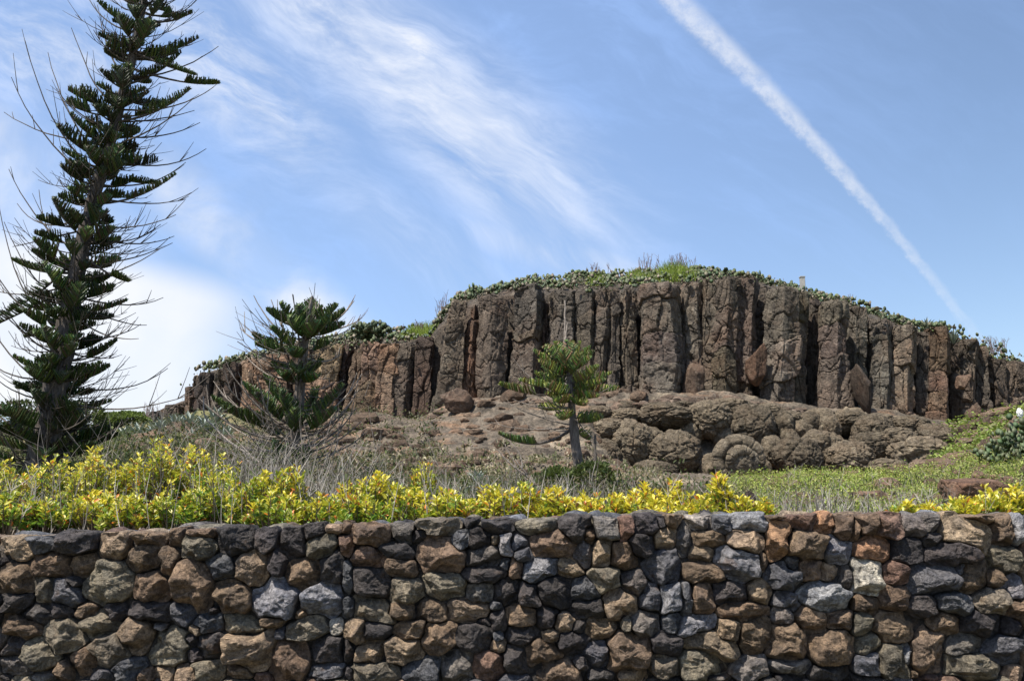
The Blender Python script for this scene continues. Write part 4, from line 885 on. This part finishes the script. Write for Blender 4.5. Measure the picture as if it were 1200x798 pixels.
SH = [(722,591,20,6.2,'thin golden sprigs in the gap between the dead snag and the golden pair',.1),(818,588,18,6.15,'low golden leaves between the golden pair and the red-tipped shoot',.1),(870,592,14,6.1,'low yellow sprigs just right of the red-tipped shoot',.2),(1060,598,16,6.05,'faint yellow sprigs low on the wall edge left of the sunken boulder group',.2),(8,590,26,6.1,'low shrub with broad green leaves at the far left end of the wall',.6),(52,597,24,6.2,'small leggy green shrub among grey twigs near the left end of the wall',.55),(12,548,38,8.2,'low yellow-green shrub at the far left under the tall pine',.35),(62,541,32,8.4,'upright yellow shrub directly below the trunk of the tall pine',.25),
 (108,533,28,8.1,'bright yellow shrub just right of the tall pine trunk base',.2),(150,545,26,8.3,'yellow shrub between the tall pine and the agave patch',.25),(180,519,22,8.0,'tallest yellow shrub, its peak below the blue-green agaves',.2),
 (218,527,24,8.2,'yellow shrub with orange tips right of the tallest shrub',.25),(256,541,26,8.0,'leggy yellow-green shrub full of grey twigs left of the middle pine',.35),
 (112,584,30,6.4,'low yellow shrub with orange leaf tips close to the wall at left',.2),(160,588,28,6.2,'low leafy yellow shrub touching the wall below the tallest shrub',.3),
 (208,582,28,6.3,'dense green-yellow shrub on the wall edge below the agaves',.45),(252,570,30,6.4,'wide shrub with green lower leaves left of the middle pine trunk',.4),
 (302,563,26,6.3,'lime-yellow shrub just left below the middle pine trunk',.35),(336,551,18,6.4,'pointed yellow shrub peaking at the foot of the middle pine',.3),(322,585,28,6.1,'low lime shrub against the wall below the middle pine',.3),
 (375,588,20,6.2,'small low yellow shrub right of the middle pine on the wall edge',.35),(408,576,24,6.5,'yellow shrub with pale pink tips right of the middle pine',.25),(440,562,26,6.6,'rounded yellow shrub between the middle and small pines',.3),
 (496,543,14,8.0,'single tall yellow shoot rising out of dry stalks between the pines',.3),(425,590,26,6.1,'lime-green leafed low shrub on the wall below the rounded shrub',.5),(478,577,28,6.3,'thick yellow shrub above the broad brown wall stone',.25),
 (528,582,26,6.2,'low yellow-green shrub left of the fallen grey branch',.25),(575,577,26,6.2,'golden shrub under the fallen grey branch',.15),(612,574,22,6.3,'golden shrub with orange tips left of the small pine base',.15),
 (652,582,22,6.2,'pale golden low shrub directly in front of the small pine trunk',.1),(690,587,22,6.1,'thin golden shoots in front of the dead snag',.1),(757,577,24,6.2,'leftmost golden shrub of the pair right of the small pine',.05),
 (790,570,14,6.3,'upright golden shrub left of the single red-tipped shoot',.1),(845,563,11,6.2,'narrow yellow shoot with red tip below the coiled rock',.25),(775,594,30,6.0,'low golden sprigs lining the wall right of the dead snag',.1),
 (893,590,12,6.1,'tiny yellow sprig beside the small black rock',.15),(1092,598,16,6.0,'low yellow sprigs left of the large sunken boulder',.15),(1125,592,18,6.1,'spreading yellow sprigs in front of the large sunken boulder',.15),
 (1160,580,17,6.2,'bright yellow shrub right of the sunken boulder',.1),(1192,575,16,6.2,'yellow shrub at the far right edge above the wall',.1)]
for k, (px, ty, hw, Y, lab, gr) in enumerate(SH): shrub(px, ty, hw, Y, lab, 300+k, gr)

# ------------------------------------------------------------------ dry stalks and undergrowth
def on_ground(px, Y): 
    x = (px-600)/F*Y; return x, ground_z(x, Y)
mb = MB(); N = 1350
dens_px = np.array([(0,1.2),(60,1.2),(110,.5),(240,.8),(260,1.3),(420,1.2),(460,1.3),(560,1.6),(640,1.0),(700,1.1),(860,.9),(880,1.3),(1080,1.3),(1110,.6),(1200,.6)])
cand = rng.uniform(-120, 1320, N*3); cl_n = 1+1.6*fbm(np.stack([cand*.02, 0*cand, 0*cand], 1), 3); keep = rng.uniform(0, 1.6, N*3) < cl_n* np.interp(cand, dens_px[:, 0], dens_px[:, 1]); px = cand[keep][:N]; N = len(px)
Y = rng.uniform(6.0, 10.5, N)**1.0; x, z = on_ground(px, Y)
hmax = np.interp(px, [0, 100, 250, 350, 450, 600, 700, 850, 1000, 1200], [.42, .55, .62, .62, .55, .50, .46, .40, .34, .32])
h = hmax*rng.uniform(.35, 1.0, N)*(0.75+0.05*Y); lean = rng.normal(0, .10, (N, 2))
p0 = np.stack([x, Y, z-.03], 1); p2 = p0 + np.stack([lean[:, 0]*h*1.6, lean[:, 1]*h, h], 1); p1 = (p0+p2)/2 + np.stack([rng.normal(0, .03, N), 0*h, 0*h], 1)
g = np.array([.33, .30, .26])*rng.uniform(.15, 1.6, (N, 1))**1.3
tubes_batch(mb, p0, p1, p2, rng.uniform(.0025, .0055, N), np.full(N, .0014), 5, 3, g)
for rep in range(3):    # side twigs
    t = rng.uniform(.35, .9, N)[:, None]; b = (1-t)**2*p0+2*t*(1-t)*p1+t*t*p2; d = rng.normal(0, .5, (N, 3)); d[:, 2] = np.abs(d[:, 2])+.6; L = (h*rng.uniform(.1, .32, N))[:, None]
    tubes_batch(mb, b, b+d*L*.5, b+d*L+np.array([0, 0, .1])*L, np.full(N, .0022), np.full(N, .001), 4, 3, g*1.05)
tag(obj('dry_stalks', mb, M_STEM), 'thin grey dry stalks standing among and behind the yellow shrubs', 'dry grass', kind='stuff')
# taller brittle twigs and vines tangled in front of the middle pine and further back
mb = MB(); N = 520
px = np.concatenate([rng.normal(340, 60, 240), rng.uniform(60, 700, 180), rng.uniform(660, 1120, 100)]); Y = rng.uniform(11, 22, N); x, z = on_ground(px, Y)
h = rng.uniform(.3, 1.3, N)*np.interp(px, [250, 400, 700, 900, 1200], [1.1, 1., .8, .55, .5])*Y/18; lean = rng.normal(0, .28, (N, 2))
p0 = np.stack([x, Y, z-.03], 1); p2 = p0 + np.stack([lean[:, 0]*h*1.6, lean[:, 1]*h, h], 1); p1 = (p0+p2)/2 + rng.normal(0, .12, (N, 3))
g = np.array([.27, .24, .21])*rng.uniform(.4, 1.6, (N, 1))
tubes_batch(mb, p0, p1, p2, rng.uniform(.005, .011, N), np.full(N, .003), 6, 3, g)
for rep in range(3):
    t = rng.uniform(.3, .9, N)[:, None]; b = (1-t)**2*p0+2*t*(1-t)*p1+t*t*p2; d = rng.normal(0, .8, (N, 3)); d[:, 2] = np.abs(d[:, 2])+.3; L = (h*rng.uniform(.1, .4, N))[:, None]
    tubes_batch(mb, b, b+d*L*.5, b+d*L+np.array([0, 0, .15])*L, np.full(N, .004), np.full(N, .002), 4, 3, g*1.05)
tag(obj('dead_brush', mb, M_STEM), 'tangled grey dead twigs and brush on the slope behind the shrubs', 'brush', kind='stuff')

def scatter_leaves(name, label, cat, px, Y, L, cols, spread, mat=M_COVER, per=10, up=.5, tall_=.8, wr=.6):
    mb = MB(); N = len(px); x, z = on_ground(px, Y)
    q_ = np.repeat(np.stack([x, Y, z], 1), per, 0); sp_ = np.repeat(spread, per)[:, None] if np.ndim(spread) else spread
    o = rng.normal(0, 1, (N*per, 3)); o[:, 2] = np.abs(o[:, 2])*tall_; q_ = q_ + o*sp_
    d = rng.normal(0, 1, (N*per, 3)); d[:, 2] = np.abs(d[:, 2])*up+.1
    ci = rng.integers(0, len(cols), N); c = np.repeat(np.array(cols)[ci], per, 0)*rng.uniform(.6, 1.4, (N*per, 1))
    Ls = np.repeat(L, per) if np.ndim(L) else np.full(N*per, L); Ls = Ls*rng.uniform(.6, 1.3, N*per)
    leaves_batch(mb, q_, d, np.array([0, 0, 1.])+rng.normal(0, .4, (N*per, 3)), Ls, Ls*wr, c); return tag(obj(name, mb, mat), label, cat, kind='stuff')
# bright green creeping cover on the right-hand bank
N = 34000; px = rng.uniform(850, 1700, N); Y = rng.uniform(10, 33, N)
n_ = fbm(np.stack([(px-600)/F*Y*.5, Y*.5, 0*Y], 1), 4); keep = (n_ > -.10+.12*np.clip((px-1050)/100, 0, 1)) & ((px > 885) | (Y > 14)) & ~((px > 1000) & (px < 1110) & (Y > 29)); keep &= ~((px > 1095) & (px < 1185) & (Y < 13)); px, Y = px[keep], Y[keep]
scatter_leaves('ground_cover', 'bright green creeping ground cover on the bank below the rounded rocks', 'ground cover', px, Y, .022+.0016*Y, [(.25,.33,.07),(.36,.40,.11),(.18,.24,.06),(.32,.32,.12),(.20,.17,.09)], .06+.0035*Y, per=7)
N = 700; px = rng.uniform(1090, 1330, N); Y = rng.uniform(30, 42, N)
scatter_leaves('creeping_vines', 'patchy green vines climbing the soil at the right end of the cliff', 'vines', px, Y, .16, [(.15,.21,.05),(.22,.26,.07)], .22, per=7)
# dull weeds between the shrubs
N = 5600; px = rng.uniform(-300, 1600, N); Y = 7.5+16*rng.uniform(0, 1, N); wn = fbm(np.stack([(px-600)/F*Y*.7, Y*.7, 0*Y], 1), 3); px, Y = px[wn > -.12], Y[wn > -.12]; N = len(px)
keep = (px < 880) | (rng.uniform(0, 1, N) < .35); px, Y = px[keep], Y[keep]
scatter_leaves('undergrowth', 'dull green weeds and dry leaves under the dead stalks', 'undergrowth', px, Y, .04+.003*Y, [(.07,.095,.035),(.11,.135,.05),(.17,.155,.10),(.05,.075,.025),(.14,.17,.06)], .04+.007*Y, per=16, up=2.6, tall_=1.0, wr=.22)
# olive scrub below the left end of the cliff
N = 1300; px = np.concatenate([rng.uniform(-80, 330, 1000), rng.uniform(300, 520, 300)]); Y = rng.uniform(24, 44, N)
scatter_leaves('scrub', 'low olive and grey scrub below the left end of the cliff', 'scrub', px, Y, .13, [(.085,.10,.045),(.12,.125,.07),(.17,.155,.11),(.06,.08,.03)], .25, per=12, up=1.2)
N = 700; px = rng.uniform(380, 780, N); Y = rng.uniform(24, 35, N)
scatter_leaves('dry_tufts', 'pale dry grass tufts dotted over the bare slope below the middle columns', 'dry tufts', px, Y, .13, [(.26,.23,.16),(.20,.19,.11),(.13,.14,.07),(.32,.28,.20)], .14, per=9, up=2.5)
N = 420; px = np.concatenate([rng.uniform(100, 560, 300), rng.uniform(560, 860, 120)]); Y = rng.uniform(12, 25, N)
scatter_leaves('low_scrub', 'patchy dark green and brown low scrub between the shrubs and the slope', 'low scrub', px, Y, .06+.002*Y, [(.05,.075,.03),(.09,.11,.045),(.13,.12,.07),(.08,.10,.03),(.16,.13,.085)], .13+.006*Y, per=70, up=1.5, tall_=1.3, wr=.4)
# bushes on the left skyline
for (px, Y, hw, hh, lab, tone) in [(694,22.5,26,20,'dark leafy bush hiding the foot of the small pine and the snag',.55),(652,22.0,20,14,'low olive bush just left of the small pine foot',.8),(30,40,60,26,'broad dark bush behind the foot of the tall pine',.6),(95,38,30,22,'dark olive bush between the tall pine trunk and the agaves',.7),(150,47.5,24,11,'low green bush on the left skyline beside the tall pine',1.2),(128,48.5,16,9,'dark green bush behind the tall pine trunk on the skyline',.8)]:
    mb = MB(); r = np.random.default_rng(int(px)); c = P(px, 494 if Y > 30 else 562, Y); Nn = 2600; v = rnd_unit(Nn)*r.uniform(.5, 1, (Nn, 1))**.4; v = v*(1+.3*fbm(v*2.5+px, 3)[:, None])
    q_ = c + v*np.array([hw/F*Y, min(.8, hw/F*Y), hh/F*Y]); g = np.array([.13, .17, .055])*tone*r.uniform(.5, 1.4, (Nn, 1))
    leaves_batch(mb, q_, v+rng.normal(0, .5, v.shape), rnd_unit(Nn), np.full(Nn, .0036*Y), np.full(Nn, .0021*Y), g); rt = root('bush', (c[0], Y, c[2]-.4), lab, 'bush'); obj('foliage', mb, M_COVER, rt)
    sb = MB(); p0 = np.tile(c-np.array([0, 0, .5]), (12, 1)); p2 = c + rnd_unit(12)*np.array([hw/F*Y*.8, .5, hh/F*Y*.8]); tubes_batch(sb, p0, (p0+p2)/2, p2, np.full(12, .03), np.full(12, .01), 4, 4, np.array([.12, .1, .08])); obj('stems', sb, M_STEM, rt)

# ------------------------------------------------------------------ agaves at the left cliff foot
def agave_mesh(r, H):
    mb = MB(); N = 22; a = np.arange(N)*2.4 + r.uniform(0, 6); el_ = np.linspace(1.35, .45, N)+r.normal(0, .08, N)
    d = np.stack([np.cos(a)*np.cos(el_), np.sin(a)*np.cos(el_), np.sin(el_)], 1); L = H*r.uniform(.8, 1.1, N)
    g = np.array([.215, .25, .215])*r.uniform(.7, 1.35, (N, 1)); leaves_batch(mb, d*.05, d, np.array([0, 0, 1.])+0*d, L, L*.20, g, fold=.35); return mb
ag = np.random.default_rng(77); protos = None
lab_ag = 'blue-green spiky agave in the patch at the foot of the left cliff end'
for k in range(26):
    px = 138 + k*5.2 + ag.normal(0, 3); Y = ag.uniform(36, 41); py = 521 + ag.normal(0, 10) - (px-138)*.06
    loc = P(px, py, Y); z = float(ground_z(np.array([loc[0]]), np.array([Y]))[0])
    if k < 6:
        o = obj('agave', agave_mesh(ag, .95), M_AGAVE, org=(0, 0, 0)); 
        protos = (protos or []) + [o]
    else: o = protos[k % 6].copy(); col.objects.link(o)
    o.location = (loc[0], Y, max(z, loc[2])-.25); o.rotation_euler = (0, 0, ag.uniform(0, 6)); s = ag.uniform(.5, 1.1); o.scale = (s, s, s)
    tag(o, lab_ag, 'agave', 'agaves at the foot of the left cliff end')
for (px, py, Y, s, lab) in [(560,560,22,.55,'dark spiky agave between dry stalks left of the small pine'),(548,575,20,.5,'small agave half hidden in weeds left of the small pine')]:
    c = P(px, py+8, Y); o = protos[1].copy(); o.data = protos[1].data; col.objects.link(o); o.location = tuple(c-np.array([0, 0, .1])); o.scale = (s,)*3; tag(o, lab, 'agave'); 
    if 'group' in o: del o['group']

# ------------------------------------------------------------------ prickly pears
PAD = None
def pads(mb, pos, nrm, size, g, r):
    """flattened oval pads: two fans over an 8-sided rim"""
    K = len(pos); nrm = nrm/np.linalg.norm(nrm, axis=1)[:, None]; upv = np.array([0, 0, 1.])+r.normal(0, .35, (K, 3)); s = np.cross(upv, nrm); s /= np.linalg.norm(s, axis=1)[:, None]+1e-9; u = np.cross(nrm, s)
    th = np.arange(8)*math.pi/4; rim = pos[:, None]+size[:, None, None]*(np.cos(th)[None, :, None]*s[:, None]*.42+(np.sin(th)[None, :, None]*.5+.5)*u[:, None])
    c = pos+u*size[:, None]*.5; th_ = size[:, None]*.055
    v = np.concatenate([rim, (c+nrm*th_)[:, None], (c-nrm*th_)[:, None]], 1); i = np.arange(8); j = (i+1) % 8
    t1 = np.stack([i, j, 0*i+8], 1); t2 = np.stack([j, i, 0*i+9], 1); t = np.concatenate([t1, t2])
    mb.add(v.reshape(-1, 3), t=(t[None]+(np.arange(K)*10)[:, None, None]).reshape(-1, 3), c=np.repeat(g, 10, 0))
mb = MB(); r = np.random.default_rng(91)
N = 13000; px = r.uniform(222, 1400, N); s = r.uniform(0, 1, N)**.8
keep = ~(((px > 225) & (px < 235)) | ((px > 480) & (px < 508) & (s > .3))); px, s = px[keep], s[keep]; N = len(px)
yc = Ycol(px); zl = zrow(interp(px, LIP)-1, yc+.6); zt = zrow(interp(px, TOPV)-1, yc+6); Y = yc + .6 + 5.0*s; z = zl + (zt-zl)*s
n_ = fbm(np.stack([px*.022, s*3, 0*s], 1), 5, .65)
z = z + r.uniform(-.15, .18, N) + .42*n_; x = (px-600)/F*((yc+1)*CP+(z-EYE)*SP)
tr_ = (r.uniform(0, 1, N) < .16) & (n_ > .05); Y = np.where(tr_, yc-.15, Y); z = np.where(tr_, zl-r.uniform(0, .9, N)*n_*2, z); ok = n_ > -.10; x, Y, z, px = x[ok], Y[ok], z[ok], px[ok]; N = len(x)
pal = np.array([(.075,.10,.05),(.05,.08,.035),(.10,.115,.065),(.13,.12,.08),(.20,.165,.12),(.10,.12,.055),(.09,.115,.04)]); g = pal[r.integers(0, len(pal), N)]*r.uniform(.7, 1.3, (N, 1))
pads(mb, np.stack([x, Y, z], 1), r.normal(0, 1, (N, 3))*np.array([.7, 1, .35]), .07+.24*r.uniform(0, 1, N)**1.8, g, r)
tag(obj('cactus_thicket', mb, M_CACT), 'thick mat of prickly pear cactus covering the rim of the cliff', 'cactus thicket', kind='stuff')
def cactus(px, py, Y, hw, hh, n, lab, seed, size=.28):
    r = np.random.default_rng(seed); c = P(px, py, Y); rt = root('prickly_pear', (c[0], Y, c[2]), lab, 'cactus'); mb = MB(); pos = []; 
    front = [(c+np.array([r.normal(0, hw*.35/F*Y), r.normal(0, .4), 0]), 0) for _ in range(max(3, n//14))]
    while len(pos) < n and front:
        p, lv = front.pop(int(r.integers(len(front)))); pos.append(p)
        if lv < 11:
            for _ in range(2):
                q_ = p + np.array([r.normal(0, .2), r.normal(0, .14), r.uniform(.08, .22)*size/.28])
                if abs(q_[0]-c[0]) < hw/F*Y and q_[2]-c[2] < hh/F*Y*(1-.4*((q_[0]-c[0])/(hw/F*Y))**2): front.append((q_, lv+1))
    pos = np.array(pos); g = pal[r.integers(0, 3, len(pos))]*r.uniform(.7, 1.5, (len(pos), 1)); pads(mb, pos, r.normal(0, 1, (len(pos), 3))*np.array([.8, 1, .3]), r.uniform(.75, 1.2, len(pos))*size, g, r); obj('pad_clumps', mb, M_CACT, rt)
cactus(425, 398, 45.0, 20, 13, 160, 'dark prickly pear clump on the rim right of the middle pine top', 1, .32)
cactus(445, 396, 45.2, 14, 12, 110, 'rounded prickly pear on the low rim left of the bright grass', 2, .32)
cactus(556, 350, 44.0, 9, 10, 50, 'small prickly pear at the step where the cliff rim rises', 3, .3)
cactus(1100, 392, 45.0, 13, 12, 120, 'prickly pear clump on the sloping rim at right', 4, .32)
cactus(1197, 548, 21.5, 32, 68, 800, 'large dark prickly pear at the right edge below the cliff end', 5, .17)
cactus(1245, 556, 21.0, 30, 72, 800, 'second large prickly pear right of the one with the bag, cut off by the frame', 6, .17)
# pale pads / bag caught in the right-hand cactus
mb = MB(); c = P(1195, 484, 21.2); v, f = ico(4); v = v*(1+.6*fbm(v*2, 4)[:, None])*np.array([.07, .05, .11])+c; mb.add(v, t=f, c=(.7, .7, .68))
tag(obj('plastic_bag', mb, M_STEM, org=c), 'crumpled white bag caught on the cactus at the right edge', 'bag')
# upright agave-like spikes on the right rim
for (px, py, lab) in [(1086,384,'thin spiky agave on the right rim, left one of two'),(1117,397,'thin spiky agave on the right rim, right one of two')]:
    c = P(px, py, 44.5); o = protos[2].copy(); col.objects.link(o); o.location = tuple(c-np.array([0, 0, .3])); o.scale = (.6, .6, .85); tag(o, lab, 'agave')
    if 'group' in o: del o['group']

# grass and bare twigs on the rim
def rim_grass(name, lab, spans, col_, hgt, n, cat, rad=.012, kindd='stuff'):
    mb = MB(); r = np.random.default_rng(len(lab))
    for (a, b, up_) in spans:
        k = int(n*(b-a)/10); px = r.uniform(a, b, k); yc = Ycol(px); s = r.uniform(.3, 1, k); Y = yc+.6+5*s
        zl = zrow(interp(px, LIP), yc+.6); zt = zrow(interp(px, TOPV)+2, yc+6); z = zl+(zt-zl)*s; x = (px-600)/F*((yc+1)*CP+(z-EYE)*SP)
        h = hgt*up_*r.uniform(.4, 1, k)*np.sin(np.clip((px-a)/(b-a), .05, .95)*math.pi)**.5; d = r.normal(0, .3, (k, 2))
        p0 = np.stack([x, Y, z-.05], 1); p2 = p0+np.stack([d[:, 0]*h, d[:, 1]*h, h], 1); p1 = (p0+p2)/2+np.stack([0*h, 0*h, h*.15], 1)
        tubes_batch(mb, p0, p1, p2, np.full(k, rad), np.full(k, rad*.3), 4, 3, np.array(col_)*r.uniform(.6, 1.4, (k, 1)))
    return tag(obj(name, mb, M_COVER), lab, cat, kind=kindd)
rim_grass('dry_grass', 'short brown and olive dry grass mixed with the cactus along the rim', [(235,480,.5),(520,1200,.55)], (.20,.18,.09), .75, 22, 'grass', .012)
rim_grass('grass', 'tufts of bright yellow-green grass growing on the cliff rim', [(462,512,1.),(742,776,.9),(778,826,1.35),(690,720,.7),(1148,1200,.5)], (.26,.34,.06), .75, 260, 'grass', .014)
def bare_shrub(px, py, Y, w_, h_, lab, seed, n=16):
    r = np.random.default_rng(seed); c = P(px, py, Y); rt = root('bare_shrub', c, lab, 'bare shrub'); mb = MB()
    p0 = np.tile(c, (n, 1))+np.stack([r.normal(0, w_*.5/F*Y, n), r.normal(0, .3, n), np.zeros(n)-.1], 1); H = h_/F*Y*r.uniform(.5, 1, n)
    p2 = p0+np.stack([r.normal(0, .22, n)*H, r.normal(0, .1, n)*H, H], 1); p1 = (p0+p2)/2+r.normal(0, .05, (n, 3)); tubes_batch(mb, p0, p1, p2, np.full(n, .018), np.full(n, .007), 6, 4, np.array([.20, .15, .14])*r.uniform(.6, 1.2, (n, 1)))
    for k in range(4):
        t = r.uniform(.3, .9, n)[:, None]; b = (1-t)**2*p0+2*t*(1-t)*p1+t*t*p2; d = r.normal(0, .4, (n, 3)); d[:, 2] = .8; L = (H*r.uniform(.15, .35, n))[:, None]; tubes_batch(mb, b, b+d*L*.5, b+d*L, np.full(n, .009), np.full(n, .005), 4, 3, np.array([.20, .15, .14]))
    obj('leafless_crown', mb, M_STEM, rt)
for a in [(518,372,45.5,9,30,'bare twiggy shrub where the rim steps up left of centre',1),(492,388,47,16,16,'low bare shrub among bright grass on the left rim',2,20),(700,322,47,12,18,'bare twigs on the rim above the small pine',3),
          (758,318,47,10,24,'leafless shrub on the rim above the tallest columns',4),(800,314,47,16,20,'leafless shrub beside bright green tufts on the rim',5,24),(1165,412,46,16,22,'reddish leafless shrub on the right slope of the rim',6,28),
          (178,486,47,10,18,'bare grey twigs beside the left-hand rock ledge',7,18),(1000,350,46,6,10,'tiny bare twig on the rim right of the concrete post',8,6)]: bare_shrub(*a)
# concrete post on the rim
c = P(940.5, 334, 46.5); mb = MB(); import bmesh
def box_bevel(cx, cy, cz, sx, sy, sz, bev):
    bm = bmesh.new(); bmesh.ops.create_cube(bm, size=1); bmesh.ops.scale(bm, vec=(sx, sy, sz), verts=bm.verts); bmesh.ops.bevel(bm, geom=bm.edges[:], offset=bev, segments=2, affect='EDGES'); bmesh.ops.triangulate(bm, faces=bm.faces[:])
    bm.verts.ensure_lookup_table(); v = np.array([q_.co[:] for q_ in bm.verts])+np.array([cx, cy, cz]); f = np.array([[q_.index for q_ in k.verts] for k in bm.faces]); bm.free(); return v, f
v, f = box_bevel(c[0], 46.5, c[2]-.1, .24, .24, 1.0, .02); mb.add(v, t=f, c=(.36, .35, .32)); v, f = box_bevel(c[0], 46.5, c[2]+.43, .28, .28, .07, .015); mb.add(v, t=f, c=(.36, .35, .32))
tag(obj('concrete_post', mb, M_STEM, smooth=False, org=(c[0], 46.5, c[2]-.6)), 'short square concrete post standing in the cactus on the cliff rim', 'post')
